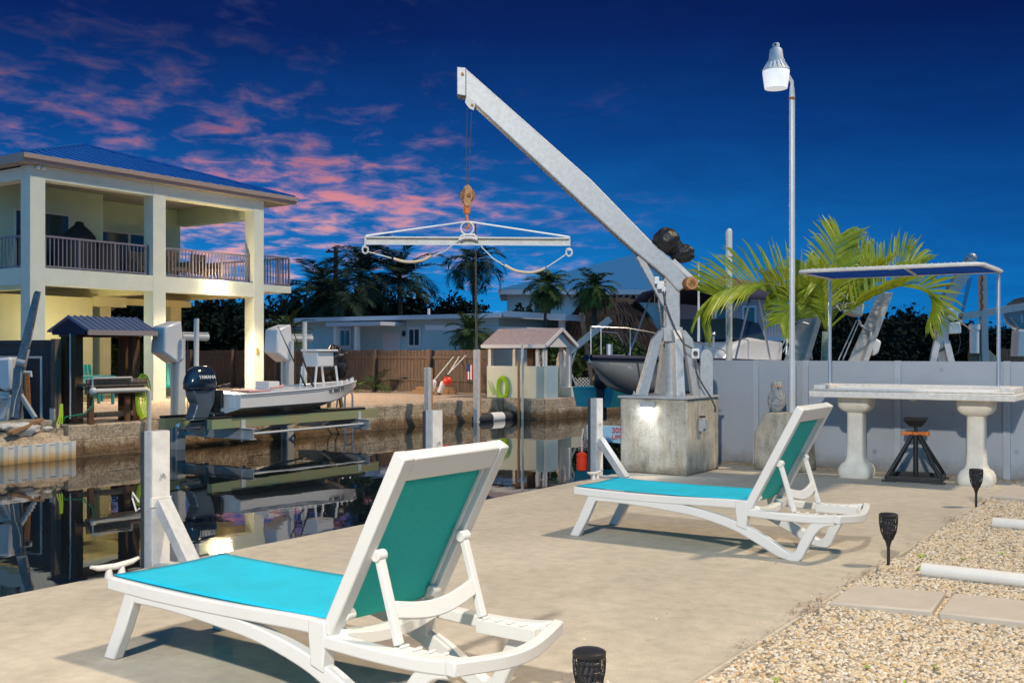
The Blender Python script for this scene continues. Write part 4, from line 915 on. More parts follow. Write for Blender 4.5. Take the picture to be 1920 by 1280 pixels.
sp = MB(); pts = []; y = 3.0; k = 0
prof = [(0,0),(.10,0),(.14,.05),(.22,.05),(.26,0)]
while y < 11.55:
    for dy, dx in prof[:-1]: pts.append((-17.45+dx, y+dy))
    y += .26
n = len(pts); sp.add([(x,yy,-.28) for x,yy in pts]+[(x,yy,-1.6) for x,yy in pts]+[(x-.02,yy,-.28) for x,yy in pts]+[(x-.02,yy,-1.6) for x,yy in pts],
   [(i,i+1,n+i+1,n+i) for i in range(n-1)]+[(2*n+i,3*n+i,3*n+i+1,2*n+i+1) for i in range(n-1)]+[(i,2*n+i,2*n+i+1,i+1) for i in range(n-1)])
tag(build('sheet_piling', sp, M['sheet']), 'pale corrugated sheet piling with rust stains at the waterline', 'sheet piling')
rb = MB(); rows = []
for i in range(41):
    u = i/40; rows.append([(-18.0+.56*u, 3+8.5*j/70, (.02 - .33*u**1.2) + .11*mnoise.noise(Vector((u*3, j*.36, 0)))*(1 if 2 < i < 39 else .2)) for j in range(71)])
rb.sweep(rows, closed=False, cap=False); tag(build('rubble_slope', rb, M['seawall'], smooth=True, origin=(-17.8,9,-.2)), 'broken rubble slope above the corrugated sheet piling', 'rubble')
rng = random.Random(5)
for (px, py, r_, lab) in ((45,805,.30,'large broken white concrete lump on the rubble slope beside the plank'),(90,803,.10,'small white rock on the rubble near the rinse station'),(12,800,.16,'white rock on the rubble below the dark crane')):
    p = onx(px, py, -17.72); tag(build('rock', MB().ball(p, r_, 16, 10, sc=(.45,1.0,.42), lump=.5, fr=2.2), M['rockwhite'], smooth=True, origin=tuple(p)), lab, 'rock')
pl0, pl1 = onx(18,812,-17.55), onx(78,786,-17.75); tag(build('plank', MB().beam(pl0,pl1,.13,.05), M['plank'], origin=tuple(pl0)), 'orange brown plank lying slanted on the rubble slope', 'plank')
tag(build('concrete_plinth', MB().box(-18.6,-17.78,9.4,11.40,-.3,.10), M['block'], bevel=.02, origin=(-18.2,10.5,0)), 'grey concrete plinth under the dark crane', 'plinth')
# ================================================================== far-left crane, motor, dark fence
t = thing('small_crane', 'dark weathered crane with steep boom at the edge of the picture beside the dark fence', 'crane', (-18.1,10.75,.1))
Zl = 19.2
def A(px, py, d=0): return at(px, py, Zl + d)
build('boom', MB().beam(A(36,700), A(70,549), .17, .12, up=tuple(FWD), w1=.10, h1=.08), M['galv_dark'], t, bevel=.01)
build('boom_tip', MB().beam(A(67,566,-.05), A(71,546,-.05), .09, .05, up=tuple(FWD)), M['galv_dark'], t)
build('mast', MB().beam(A(30,783), A(37,690), .17, .14, up=tuple(FWD)), M['galv_dark'], t, bevel=.01)
for a, b, d in (((36,735),(66,783),-.1),((30,735),(2,784),-.1),((36,735),(40,784),.3)): build('brace', MB().beam(A(*a,0), A(*b,d), .07, .06), M['galv'], t)
build('ram', MB().tube([A(52,655), A(42,688)], .045, 10), M['white_dirty'], t, smooth=True)
build('wire', MB().tube([A(68,560), A(58,640), A(50,660)], .010, 5).tube([A(40,690,-.1), A(38,720,-.1), A(28,752,-.1), A(24,780,-.1)], .010, 5), M['rope'], t)
build('winch', MB().tube([A(33,678,-.1), A(48,682,-.1)], .06, 10), M['galv'], t, smooth=True)
build('hanger_pipe', MB().tube([A(40,698),A(58,698),A(58,706)], .03, 8), M['white_dirty'], t)
build('worn_post', MB().tube([A(48,700,.4), A(51,762,.4)], .07, 8), M['rust'], t)
t = thing('stored_outboard', 'white covered boat motor at the edge of the picture behind the dark crane', 'boat motor', at(5,770,19.6))
q = lambda px, py, d=0.0: at(px, py, 19.6 + d)
build('cowl', MB().prism([q(-14,676),q(-2,671),q(20,669),q(21,732),q(8,733),q(-16,722)], FWD*.4), M['hull_grey'], t, bevel=.05, smooth=True)
build('midsection', MB().prism([q(-8,733,.1),q(18,735,.1),q(12,790,.1),q(0,790,.1)], FWD*.2), M['white_dirty'], t)
build('bracket', MB().beam(q(-20,742,-.05), q(20,750,-.05), .05, .05).beam(q(-20,757,-.05), q(20,745,-.05), .05, .05), M['galv'], t)
t = thing('privacy_fence', 'dark weathered board fence beside the wooden rinse station', 'fence', (-18.2,11.62,0))
pk = MB(); x = -27.0
while x < -18.24:
    pk.box(x,x+.088,11.60,11.622,.02,1.50 + .01*rng.random()); x += .094
build('boards', pk, M['fence_dark'], t); build('top_rail', MB().box(-27,-18.25,11.575,11.64,1.50,1.58).box(-27,-18.25,11.63,11.67,.35,.44), M['fence_dark'], t)
build('end_post', MB().box(-18.235,-18.10,11.57,11.70,0,1.60), M['wood_grey'], t); build('post_foot', MB().box(-18.25,-18.09,11.555,11.568,0,.30), M['white_dirty'], t)
gf = MB(); gf.tube([(-18.35,11.45,.0),(-18.35,11.45,1.25),(-20.2,11.45,1.25),(-20.2,11.45,0)], .025, 8); tag(build('gate_frame', gf, M['pole'], smooth=True, origin=(-18.35,11.45,0)), 'thin grey pipe gate frame standing before the dark board fence', 'gate frame')
# ================================================================== wooden rinse station with metal roof
t = thing('rinse_station', 'brown wooden cleaning station with a small blue metal gable roof', 'cleaning station', (-18.05,12.5,0))
for x in (-17.98,-18.30):
    for a in (11.86,13.12): build('post', MB().box(x-.075,x+.075,a,a+.17,-.02,1.72), M['wood'], t, bevel=.006)
r0, r1, ya, yb, ze, zr = -18.72,-17.42,11.80,13.34,1.73,2.0; xm = -18.07
rf = MB().prism([(r0,ya,ze),(xm,ya,zr),(r1,ya,ze),(r1,ya,ze+.035),(xm,ya,zr+.035),(r0,ya,ze+.035)], (0,yb-ya,0)); ro = build('roof', rf, M['tin_roof'], t)
sm = MB()
for k in range(12): yy = ya+.02+(yb-ya-.06)*k/11; sm.beam((r1,yy,ze+.04),(xm,yy,zr+.045),.03,.02)
build('roof_ribs', sm, M['tin_roof'], ro); build('eave_trim', MB().box(r1-.02,r1+.015,ya,yb,ze-.06,ze+.034), M['fascia'], ro)
build('gable_board', MB().prism([(r0+.12,ya+.03,ze-.05),(r1-.12,ya+.03,ze-.05),(r1-.12,ya+.03,ze+.04),(xm,ya+.03,zr-.02),(r0+.12,ya+.03,ze+.04)], (0,.03,0)), M['navy'], ro)
build('cross_beam', MB().box(-18.40,-17.88,11.84,13.3,1.64,1.72), M['wood'], t)
tb = MB().box(-18.1,-17.62,11.9,13.25,.70,.76); tb.box(-17.64,-17.60,11.9,13.25,.762,.84); tb.box(-17.7,-17.66,11.92,13.2,.56,.698); build('work_top', tb, M['wood_grey'], t)
build('cross_rail', MB().box(-17.9,-17.84,11.9,13.1,.10,.20), M['wood_grey'], t); build('prop_post', MB().box(-17.72,-17.64,11.98,12.08,-.02,.70).box(-17.8,-17.74,12.85,12.95,-.02,.70), M['wood'], t)
pv = MB().tube([(-17.52,12.0,.62),(-17.52,13.15,.62),(-17.52,13.22,.57),(-17.52,13.22,-.25)], .045, 10).ball((-17.52,11.98,.62), .075, 10, 8); build('drain_pipe', pv, M['pvc'], t, smooth=True)
fp = MB().tube([(-17.56,11.99,.70),(-17.56,11.99,.86),(-17.56,12.85,.86),(-17.56,12.85,.80)], .02, 8); build('water_pipe', fp, M['pvc'], t, smooth=True)
build('conduit', MB().tube([(-17.88,11.74,.1),(-17.88,11.74,1.7)], .016, 6), M['pole'], t)
hz = MB()
for k in range(7):
    y0 = 13.20+.02*k; hz.tube([(-17.80+.02*(k%3), y0 + (.09+.012*k)*math.sin(2*math.pi*i/18)*.9, .50 + (.36+.02*(k%4))*math.cos(2*math.pi*i/18)*(1 if i < 5 or i > 13 else 1.15)) for i in range(19)], .014, 5)
tag(build('garden_hose', hz, M['hose'], smooth=True, origin=(-17.8,13.25,.5)), 'yellow green hose looped over the end of the wooden rinse station', 'hose')
hg = MB().tube([(-17.5,11.98,.56),(-17.5,11.95,.35),(-17.55,11.8,.20),(-17.6,11.45,.16),(-17.65,11.40,.0)], .014, 6); tag(build('drain_hose', hg, M['hose_green'], smooth=True, origin=(-17.5,11.9,.3)), 'dark green hose sagging from the white drain pipe', 'hose')
hy_ = MB()
for k in range(3): hy_.tube([(-17.7,11.42+.02*k,.40),(-17.66,11.38+.03*k,.2),(-17.62,11.30+.05*k,.03)], .012, 5)
tag(build('hose_end', hy_, M['hose'], smooth=True, origin=(-17.7,11.4,.2)), 'short yellow hose hanging down near the dark fence post', 'hose')
# ================================================================== skiff on its lift
bs = thing('skiff', 'small white skiff with outboard motor resting on a lift above the canal', 'boat', (-16.2,15.6,.1))
Y0, Ln = 13.75, 3.95
def hull_sec(u):                       # u: 0 transom .. 1 bow
    y = Y0 + Ln*u; wg = .72*(1 - max(0,(u-.45)/.55)**2.2*.93); wc = wg*(.97 - .10*max(0,(u-.55)/.45)); zg = .54 + .05*u + .11*u*u; zc = .28 + .05*u + .28*max(0,(u-.62)/.38)**1.6; zk = .10 + .03*u + .46*max(0,(u-.60)/.40)**1.8
    return y, wg, wc, zg, zc, zk
rings = []
for i in range(25):
    u = i/24; y, wg, wc, zg, zc, zk = hull_sec(u)
    rings.append([(-16.2+wg,y,zg),(-16.2+wg,y,zg-.05),(-16.2+wg*.98,y,zg-.06),(-16.2+wc,y,zc),(-16.2+wc*.9,y,zc-.03),(-16.2,y,zk),(-16.2-wc*.9,y,zc-.03),(-16.2-wc,y,zc),(-16.2-wg*.98,y,zg-.06),(-16.2-wg,y,zg-.05),(-16.2-wg,y,zg)])
hl = MB().sweep(rings, closed=True); build('hull', hl, M['hull_white'], bs, smooth=True, bevel=.008)
dk = MB(); rows = []
for i in range(25):
    u = i/24; y, wg, wc, zg, zc, zk = hull_sec(u); rows.append([(-16.2-wg*.96,y,zg+.004),(-16.2,y,zg+.02),(-16.2+wg*.96,y,zg+.004)])
dk.sweep(rows[:], closed=False, cap=False); build('deck', dk, M['hull_grey'], bs, smooth=True)
gl = MB()
for s in (-1,1): gl.tube([(-16.2+s*hull_sec(i/24)[1], hull_sec(i/24)[0], hull_sec(i/24)[3]) for i in range(25)], .022, 6)
build('gunwale', gl, M['hull_white'], bs, smooth=True)
u1 = .70; y, wg, *_ = hull_sec(u1); dxy = Vector((hull_sec(.78)[1]-hull_sec(.62)[1], Ln*.16, .02)); zc = .545
text('registration', 'FL 3875 TY', .135, frame((-16.2+wg*.985+.035, y, zc), dxy, UP), M['ink'], bs)
rg_ = bs.children[-1] if False else [x for x in COL.objects if x.name == 'registration'][0]; Mi = rg_.matrix_basis.inverted()
for v in rg_.data.vertices:
    w_ = rg_.matrix_basis @ v.co; w_.x = -16.2 + hull_sec((w_.y-Y0)/Ln)[1]*.985 + .006 + v.co.z; v.co = Mi @ w_
ob = build('outboard_leg', MB().prism([(-16.31,13.66,.66),(-16.31,13.10,.64),(-16.31,13.13,.48),(-16.31,13.20,.36),(-16.31,13.14,.20),(-16.31,13.08,.09),(-16.31,13.46,.07),(-16.31,13.52,.22),(-16.31,13.66,.46)], (.26,0,0)), M['engine_grey'], bs, bevel=.03, smooth=True)
lu = MB().prism([(-16.21,13.46,.08),(-16.21,13.20,.10),(-16.21,13.06,-.05),(-16.21,13.02,-.14),(-16.21,13.30,-.16),(-16.21,13.42,-.02)], (.06,0,0)); lu.box(-16.30,-16.06,13.02,13.52,.06,.085); lu.tube([(-16.18,12.90,-.09),(-16.18,13.34,-.09)], [.03,.05], 10); build('lower_unit', lu, M['engine_grey'], ob, bevel=.01, smooth=True)
pr = MB()
for k in range(3): a = 2*math.pi*k/3; pr.add([(-16.18+.03*math.cos(a),12.88,-.09+.03*math.sin(a)),(-16.18+.12*math.cos(a-.4),12.90,-.09+.12*math.sin(a-.4)),(-16.18+.12*math.cos(a+.4),12.86,-.09+.12*math.sin(a+.4))], [(0,1,2)])
build('propeller', pr, M['steel'], ob, recalc=False)
cs = []
for z, y0, y1, wx in ((.62,13.02,13.66,.17),(.68,12.98,13.72,.205),(.78,12.98,13.74,.22),(.90,13.02,13.72,.215),(1.00,13.08,13.66,.18),(1.07,13.18,13.54,.11),(1.085,13.26,13.46,.05)):
    cy, ry = (y0+y1)/2, (y1-y0)/2; wx *= .9; ry *= .9; cs.append([(-16.18+wx*math.copysign(abs(math.cos(a))**.75, math.cos(a)), cy+ry*math.copysign(abs(math.sin(a))**.75, math.sin(a)), z) for a in [2*math.pi*k/24 for k in range(24)]])
co = build('engine_cowl', MB().sweep(cs), M['engine_blue'], ob, smooth=True)
build('cowl_stripe', MB().sweep([[(p[0]*1+(p[0]+16.18)*.02, p[1]+(p[1]-13.34)*.02, z) for p in cs[1]] for z in (.655,.675)]), M['ink'], co, smooth=True)
text('cowl_lettering', 'YAMAHA', .095, frame((-15.968,13.36,.875), (0,1,.0), (-.12,0,1)), M['letter_white'], ob)
br = MB().box(-16.30,-16.05,13.60,13.78,.20,.62); br.tube([(-15.95,13.68,.30),(-15.95,13.68,.62)], .04, 8).tube([(-16.05,13.62,.16),(-15.9,13.70,.16)], .05, 8); br.beam((-16.18,13.55,.64),(-16.0,13.95,.72),.05,.05); build('transom_bracket', br, M['black'], ob, bevel=.01)
tc = MB().box(-15.80,-15.66,13.735,13.748,.28,.48); build('transom_handle', tc, M['white'], bs)
bx = MB().box(-16.35,-15.95,16.28,16.78,1.04,1.36); bx.box(-16.42,-15.88,16.20,16.86,1.36,1.41); sb = build('seat_box', bx, M['hull_white'], bs, bevel=.03, smooth=True)
for a in (-16.36,-15.94):
    for b, d in ((16.24,-.06),(16.82,.08)): build('seat_leg', MB().tube([(a,b,1.05),(a,b+d,.60)], .024, 8), M['white'], sb, smooth=True)
build('helm_box', MB().box(-16.3,-15.9,14.85,15.15,.58,.76), M['hull_white'], bs, bevel=.02)
build('deck_mat', MB().box(-16.5,-15.75,14.2,14.75,.575,.60).tube([(-15.7,14.7,.63),(-15.65,14.95,.66),(-15.7,15.05,.68)], .03, 6), M['fabric_pink'], bs)
bl = MB()
for a, u in ((-15.85,.80),(-15.95,.87),(-16.05,.93),(-16.2,.985)): yy, _, _, zg, _, _ = hull_sec(u); bl.tube([(a,yy,zg),(a,yy,zg+.09)], .025, 8)
build('bow_fittings', bl, M['white'], bs, smooth=True)
for a, b, nm in ((onx(573,724,-16.1), onx(521,612,-16.1),'') , (onx(586,724,-16.2), onx(538,586,-16.2),''), (onx(588,725,-15.9), onx(566,672,-15.9),'')):
    tag(build('fishing_rod', MB().tube([a, b], [.022,.006], 6), M['rod'], origin=tuple(a)), {0:'long dark fishing rod leaning from the skiff towards the house column',1:'longest dark fishing rod standing in the skiff, crossing the motor housing',2:'short dark fishing rod beside the white seat box of the skiff'}[len([o for o in COL.objects if o.name.startswith('fishing_rod')])-1], 'fishing rod', 'fishing rods in the skiff')
# lift
lf = thing('boat_lift', 'boat lift with two steel posts, white motor housings and timber bunks under the skiff', 'boat lift', (-17.4,15.5,0))
for x, ys in ((-15.72,(13.2,17.9)),(-16.78,(12.95,17.6))):
    bu = build('bunk', MB().box(x-.07,x+.07,ys[0],ys[1],-.10,.09), M['treated'], lf, bevel=.006); build('bunk_carpet', MB().box(x-.075,x+.075,ys[0],ys[1]-.45,.092,.135), M['carpet'], bu)
for y in (13.95,17.25):
    ib = MB().box(-17.5,-15.35,y-.07,y+.07,-.325,-.305).box(-17.5,-15.35,y-.07,y+.07,-.125,-.105).box(-17.5,-15.35,y-.008,y+.008,-.304,-.126); build('cradle_beam', ib, M['galv'], lf)
    for x in (-15.72,-16.78): build('bunk_clip', MB().box(x+.072,x+.09,y-.05,y+.05,-.36,.05), M['pole'], lf)
build('tie_rod', MB().tube([(-15.45,14.0,-.22),(-15.45,17.3,-.20)], .025, 8).tube([(-15.6,14.0,-.22),(-17.2,17.2,-.18)], .025, 8), M['pole'], lf)
for y in (13.85,16.85):
    build('lift_post', MB().box(-17.55,-17.49,y-.10,y+.10,-1.6,1.62).box(-17.485,-17.40,y-.012,y+.012,-1.6,1.62).box(-17.395,-17.34,y-.10,y+.10,-1.6,1.62), M['pole'], lf)
    mh = MB(); P = [(-17.30,y-.42,1.86),(-17.30,y-.02,1.98),(-17.30,y+.06,1.22),(-17.30,y-.10,1.12),(-17.30,y-.46,1.34)]
    mh.prism(P, (-.42,0,0)); mo = build('motor_housing', mh, M['hull_white'], lf, bevel=.04, smooth=True)
    build('cable_drum', MB().tube([(-17.42,y+.06,1.66),(-17.42,y+.72,1.66)], .075, 12).box(-17.48,-17.36,y+.05,y+.70,1.72,1.76), M['pole'], lf, smooth=True)
    build('lift_cable', MB().tube([(-17.42,y+.22,1.6),(-17.42,y+.22,-.1)], .008, 5), M['cable'], lf)
    build('guide_pole', MB().tube([(-16.95,y+.05,-.05),(-17.0,y+.10,2.02)], .05, 10), M['pvc'], lf, smooth=True)
ld = MB()
for dy in (0,.26): ld.tube([(-17.55,18.55+dy,.02),(-17.5,18.55+dy,.42),(-17.36,18.55+dy,.46),(-17.28,18.55+dy,.30),(-17.28,18.55+dy,-1.1)], .022, 8)
for k in range(5): ld.tube([(-17.28,18.55,-.12-.22*k),(-17.28,18.81,-.12-.22*k)], .016, 6)
tag(build('ladder', ld, M['steel'], smooth=True, origin=(-17.3,18.6,-.5)), 'metal swim ladder going down the seawall behind the skiff', 'ladder')
t = thing('covered_outboard', 'spare outboard wrapped in a black plastic bag standing behind the skiff', 'boat motor', (-18.4,19.0,0))
c = at(627,690,25.6); build('plastic_bag', MB().ball(c+Vector((0,0,.12)), .36, 32, 24, sc=(.85,.8,1.15), lump=.4, fr=2.6), M['black_bag'], t, smooth=True)
build('stand', MB().beam((c.x,c.y-.2,0),(c.x,c.y,c.z),.07,.07).beam((c.x,c.y+.25,0),(c.x,c.y+.05,c.z),.07,.07), M['wood_grey'], t)
# ================================================================== pilings, fender, board fence, hut
def piling(y, x, z1, label, r=.07, mm='white_dirty'):
    t = thing('piling', label, 'piling', (x,y,-.6), 0, 'slim pilings along the far seawall')
    build('pile', MB().box(x-r,x+r,y-r,y+r,-1.6,z1), M[mm], t, bevel=.01); build('timber_side', MB().box(x-r*.9,x+r*.9,y+r+.002,y+r+.07,-1.6,z1-.03), M['rust_ring'], t, bevel=.01); return t
piling(21.6, -17.2, .95, 'slim white piling between the skiff and the red buoy'); t2 = piling(23.78, -17.2, 1.42, 'taller white piling carrying a very tall thin pole, left of the bar hut')
build('tall_pole', MB().tube([(-17.2,23.78,1.4),(-17.2,23.72,4.95)], [.03,.02], 8), M['wood_grey'], t2)
t = thing('dock_pole', 'pair of thin rusty and white poles standing before the bar hut', 'pole', (-16.1,25.75,-.6))
for d, mm, z1 in ((0,'rust_ring',1.1),(.14,'white_dirty',1.62)): p0 = ony(977 if d == 0 else 984,780,25.72); build('pole', MB().tube([(p0.x,25.6,-1.5),(p0.x-.01,25.6,z1)], .04, 8), M[mm], t, smooth=True)
t = thing('floating_fender', 'long black and white dock fender floating against the seawall', 'fender', (-17.3,24.7,-.5))
for a, b, mm in ((23.75,24.45,'rubber'),(24.47,25.05,'white'),(25.07,25.75,'rubber')):
    e0 = .10 if a < 24 else .155; e1 = .10 if b > 25.5 else .155
    build('fender_section', MB().tube([(-17.25,a,-.52),(-17.25,a+.12,-.52),(-17.25,b-.12,-.52),(-17.25,b,-.52)], [e0,.155,.155,e1], 14), M[mm], t, smooth=True)
def picket_fence(name, label, x0, x1, y, h, mm, pw=.135, gap=.012, step=2.4):
    t = thing(name, label, 'fence', (x1,y,0)); mb = MB(); x = x0; rg = random.Random(3)
    while x < x1: mb.box(x,x+pw,y,y+.02,.02+.02*rg.random(),h-.02+.03*rg.random()); x += pw+gap
    build('pickets', mb, M[mm], t); build('rails', MB().box(x0,x1,y-.05,y-.002,h*.27,h*.27+.09).box(x0,x1,y-.05,y-.002,h*.80,h*.80+.09), M[mm], t)
    x = x1
    while x > x0: build('fence_post', MB().box(x-.06,x+.06,y-.17,y-.052,-.02,h+.03), M[mm], t); x -= step
    return t
picket_fence('board_fence', 'long brown board fence between the gravel yard and the blue bungalow', -46, -19.35, 27.5, 1.42, 'fence_wood')
def fender(px, py, label, tilt):
    p = at(px, py, 33.3); t = thing('boat_fender', label, 'fender', (p.x,p.y,p.z-.2), 0, 'white boat fenders hanging on the board fence'); d = Vector((tilt*RGT.x, tilt*RGT.y, 1)).normalized()
    build('body', MB().tube([p-d*.20,p-d*.16,p+d*.16,p+d*.20], [.06,.09,.09,.05], 12), M['white'], t, smooth=True); build('end_cap', MB().tube([p-d*.24,p-d*.19], [.04,.075], 10), M['ink'], t, smooth=True)
    build('rope', MB().tube([p+d*.20, Vector((p.x,27.3,1.2))], .018, 6), M['rope'], t)
fender(812,724,'white boat fender hanging on the board fence, farther from the red buoy',.2); fender(828,726,'white boat fender hanging on the board fence, touching the red buoy',.35)
p = at(839,714,33.1); t = thing('round_buoy', 'round red buoy hanging on the board fence beside two white fenders', 'buoy', tuple(p))
build('ball', MB().ball(p, .145, 18, 12), M['red'], t, smooth=True); build('rope_eye', MB().tube([p+UP*.12, p+UP*.20], [.06,.03], 10), M['ink'], t, smooth=True); build('rope', MB().tube([p+UP*.2, Vector((p.x,27.3,1.25))], .018, 6), M['rope'], t)
tag(build('lumber_stack', MB().box(-21.9,-20.4,26.7,27.1,0,.12).box(-21.8,-20.5,26.75,27.08,.122,.22), M['plank'], bevel=.005, origin=(-21,26.9,0)), 'low stack of brown planks on the gravel below the red buoy', 'lumber')
p = at(881,690,32.6); t = thing('hanging_flag', 'small striped flag hanging down on the board fence by the tall piling', 'flag', tuple(p))
for k in range(5): build('stripe', MB().box(p.x-.13+.05*k,p.x-.082+.05*k,p.y,p.y+.008,p.z-.35,p.z+.10), M['flag_red' if k % 2 == 0 else 'letter_white'], t)
build('canton', MB().box(p.x-.13,p.x+.01,p.y-.006,p.y-.001,p.z+.10-.2,p.z+.12), M['flag_blue'], t)
t = thing('bar_hut', 'small cream and pale blue bar hut with a shingled gable roof at the canal edge', 'hut', (-17.3,26.6,0))
xa, xb, ya, yb = -18.35,-16.30,25.9,27.4
build('front_counter', MB().box(xa,xb-.003,ya,ya+.05,.0,.94), M['hut_cream'], t); build('corner_panel', MB().box(xb-.05,xb,ya+.052,ya+.75,.0,.95), M['hut_blue'], t); build('rear_counter', MB().box(xa,xb-.06,yb-.05,yb,0,.9), M['hut_cream'], t)
for x in (xa+.05,xb-.30,xb-.06):
    for y in (ya+.06,yb-.12): build('post', MB().box(x-.05,x+.05,y,y+.1,.0,1.52), M['trim'], t)
yr = (ya+yb)/2; o0, o1 = .16,.14
rf = MB().prism([(xb+o1,ya-o0,1.53),(xb+o1,yr,2.02),(xb+o1,yb+o0,1.53),(xb+o1,yb+o0,1.57),(xb+o1,yr,2.065),(xb+o1,ya-o0,1.57)], (xa-xb-o1-.10,0,0)); ro = build('roof', rf, M['shingle'], t)
build('eave_board', MB().box(xa-.10,xb+o1,ya-o0-.025,ya-o0-.002,1.47,1.575), M['trim'], ro); build('gable', MB().prism([(xb+.02,ya-.02,1.50),(xb+.02,yb+.02,1.50),(xb+.02,yr,1.97)], (.03,0,0)), M['trim'], ro)
build('rake_board', MB().beam((xb+o1+.012,ya-o0,1.53),(xb+o1+.012,yr,2.03),.03,.10).beam((xb+o1+.012,yb+o0,1.53),(xb+o1+.012,yr,2.03),.03,.10), M['trim'], ro)
build('ceiling_beam', MB().box(xa,xb,ya+.05,ya+.12,1.44,1.52).box(-17.3,-17.1,26.5,26.7,0,1.6), M['wood'], t)
hz = MB(); pc = ony(941,727,25.82)
for k in range(7): hz.tube([(pc.x+(.09+.018*k)*math.sin(2*math.pi*i/20)*1.15, 25.86-.01*(k%3), pc.z+(.24+.02*k)*math.cos(2*math.pi*i/20)) for i in range(21)], .014, 5)
for k in range(3): hz.tube([(pc.x-.5+.04*k,25.84,.5-.1*k),(pc.x-.42+.05*k,25.84,.2),(pc.x-.30,25.84,.05)], .012, 5)
tag(build('coiled_hose', hz, M['hose'], smooth=True, origin=tuple(pc)), 'bright yellow green hose coiled on the cream front of the bar hut', 'hose')
p = at(912,665,31); 
t = thing('dock_davit', 'small grey davit crane with its arm slanting up behind the bar hut', 'crane', (-15.9,28.6,0))
Zd = 32.5
def D(px, py, d=0): return at(px, py, Zd + d)
build('arm', MB().beam(D(1062,664),D(1144,598),.20,.15,up=tuple(FWD)), M['galv'], t, bevel=.01); build('mast', MB().beam(D(1067,745),D(1067,660),.16,.16,up=tuple(FWD)), M['galv'], t); build('strut', MB().beam(D(1069,690),D(1080,655),.06,.06), M['galv'], t)
for a in (1050,1086): build('leg', MB().beam(D(1067,690),D(a,735),.05,.05), M['galv'], t)
build('wrapped_winch', MB().ball(D(1056,680,-.15), .26, 18, 14, sc=(.8,.8,1.5), lump=.35, fr=2.5), M['rockwhite'], t, smooth=True); build('hook_wire', MB().tube([D(1143,603),D(1143,625)], .012, 5), M['cable'], t)
p = at(1062,738,32); tag(build('crate', MB().box(p.x-.35,p.x+.35,p.y-.3,p.y+.3,.0,.3), M['hut_cream'], bevel=.01, origin=(p.x,p.y,0)), 'low tan crate at the foot of the small davit crane', 'crate')
lt = MB(); a0, a1 = at(1078,720,33.5), at(1130,720,33.5); dv = (a1-a0); L_ = dv.length; dv.normalize()
for k in range(-3, 9):
    for s in (1,-1):
        u0 = k*.11; pts = []
        for uu, zz in ((0,0),(.52,.52)): pts.append((u0+uu, zz if s > 0 else .52-zz))
        (ua, za), (ub, zb) = pts
        def cl_(u, z): return a0 + dv*u + UP*(z + .02 - a0.z)
        lo, hi = max(0, (0-ua)/(ub-ua)), min(1, (L_-ua)/(ub-ua))
        if hi > lo: lt.beam(cl_(ua+(ub-ua)*lo, za+(zb-za)*lo)+FWD*(.02*s), cl_(ua+(ub-ua)*hi, za+(zb-za)*hi)+FWD*(.02*s), .025, .012, up=tuple(FWD))
tag(build('lattice_panel', lt, M['white'], origin=tuple(a0)), 'white diamond lattice panel behind the bow of the moored boat', 'lattice')
tag(build('leaning_pole', MB().beam(at(1090,586,33),at(1114,742,33),.13,.13,up=tuple(FWD)), M['wood_grey'], origin=tuple(at(1114,742,33))), 'grey timber pole leaning behind the small davit crane', 'pole')
# ================================================================== moored boat on a lift beyond the crane
mb_ = thing('moored_boat', 'white motor boat with a dark rub rail and navy bimini top behind the crane', 'boat', (-8,17,.5))
BX, BY0, BL_ = -8.0, 14.0, 6.6
def bsec(u):
    w = 1.15*min(1, (1-(1-min(u,.62)/.62)**2.4)*.98+.02); zg = 1.30 - .16*u; zk = .40 + .80*max(0,(.42-u)/.42)**1.5; wc = w*(.62+.25*min(1,u/.6)); zc = zk + .26*min(1,(.25+u*1.6))
    zc = min(zc, zg-.12); return BY0+BL_*u, w, wc, zg, zc, zk
rings = []
for i in range(29):
    y, w, wc, zg, zc, zk = bsec(i/28); rings.append([(BX-w,y,zg),(BX-w*.98,y,zg-.06),(BX-wc,y,zc),(BX,y,zk),(BX+wc,y,zc),(BX+w*.98,y,zg-.06),(BX+w,y,zg)])
build('hull', MB().sweep(rings), M['hull_white'], mb_, smooth=True)
rr = MB()
for s in (-1,1): rr.tube([(BX+s*(bsec(i/28)[1]+.02), bsec(i/28)[0]-(.03 if i == 0 else 0), bsec(i/28)[3]-.03) for i in range(29)], .05, 6)
build('rub_rail', rr, M['navy'], mb_, smooth=True)
rl = MB(); ra = at(1104,625,16.1); rz = ra.z
for s in (-1,1):
    pts = [(BX+s*(bsec(u)[1]-.06), bsec(u)[0], bsec(u)[3]+.44-(.9*max(0,(u-.10)) if s > 0 else -.05*u)) for u in (.01,.04,.09,.16,.24,.33,.42)] + [(BX+s*(bsec(.46)[1]-.06), bsec(.46)[0], bsec(.46)[3]+(0 if s > 0 else .3))]
    rl.tube(pts, .009, 6)
    for u in (.03,.10): rl.tube([(BX+s*(bsec(u)[1]-.06), bsec(u)[0], bsec(u)[3]), (BX+s*(bsec(u)[1]-.06), bsec(u)[0], bsec(u)[3]+.42)], .008, 6)
build('bow_rail', rl, M['steel'], mb_, smooth=True)
cb = MB().prism([(BX-.75,17.3,1.15),(BX-.75,20.4,1.15),(BX-.72,20.4,1.55),(BX-.70,18.6,1.62),(BX-.70,17.9,1.50)], (1.5,0,0)); cbn = build('cabin', cb, M['hull_white'], mb_, bevel=.06, smooth=True)
ws = MB().add([(BX-.66,18.0,1.58),(BX+.66,18.0,1.58),(BX+.58,18.5,1.98),(BX-.58,18.5,1.98),(BX+.78,19.4,1.58),(BX+.68,19.3,1.90),(BX-.78,19.4,1.58),(BX-.68,19.3,1.90)], [(0,1,2,3),(1,4,5,2),(0,3,7,6)]); build('windshield', ws, M['pane'], cbn, recalc=False)
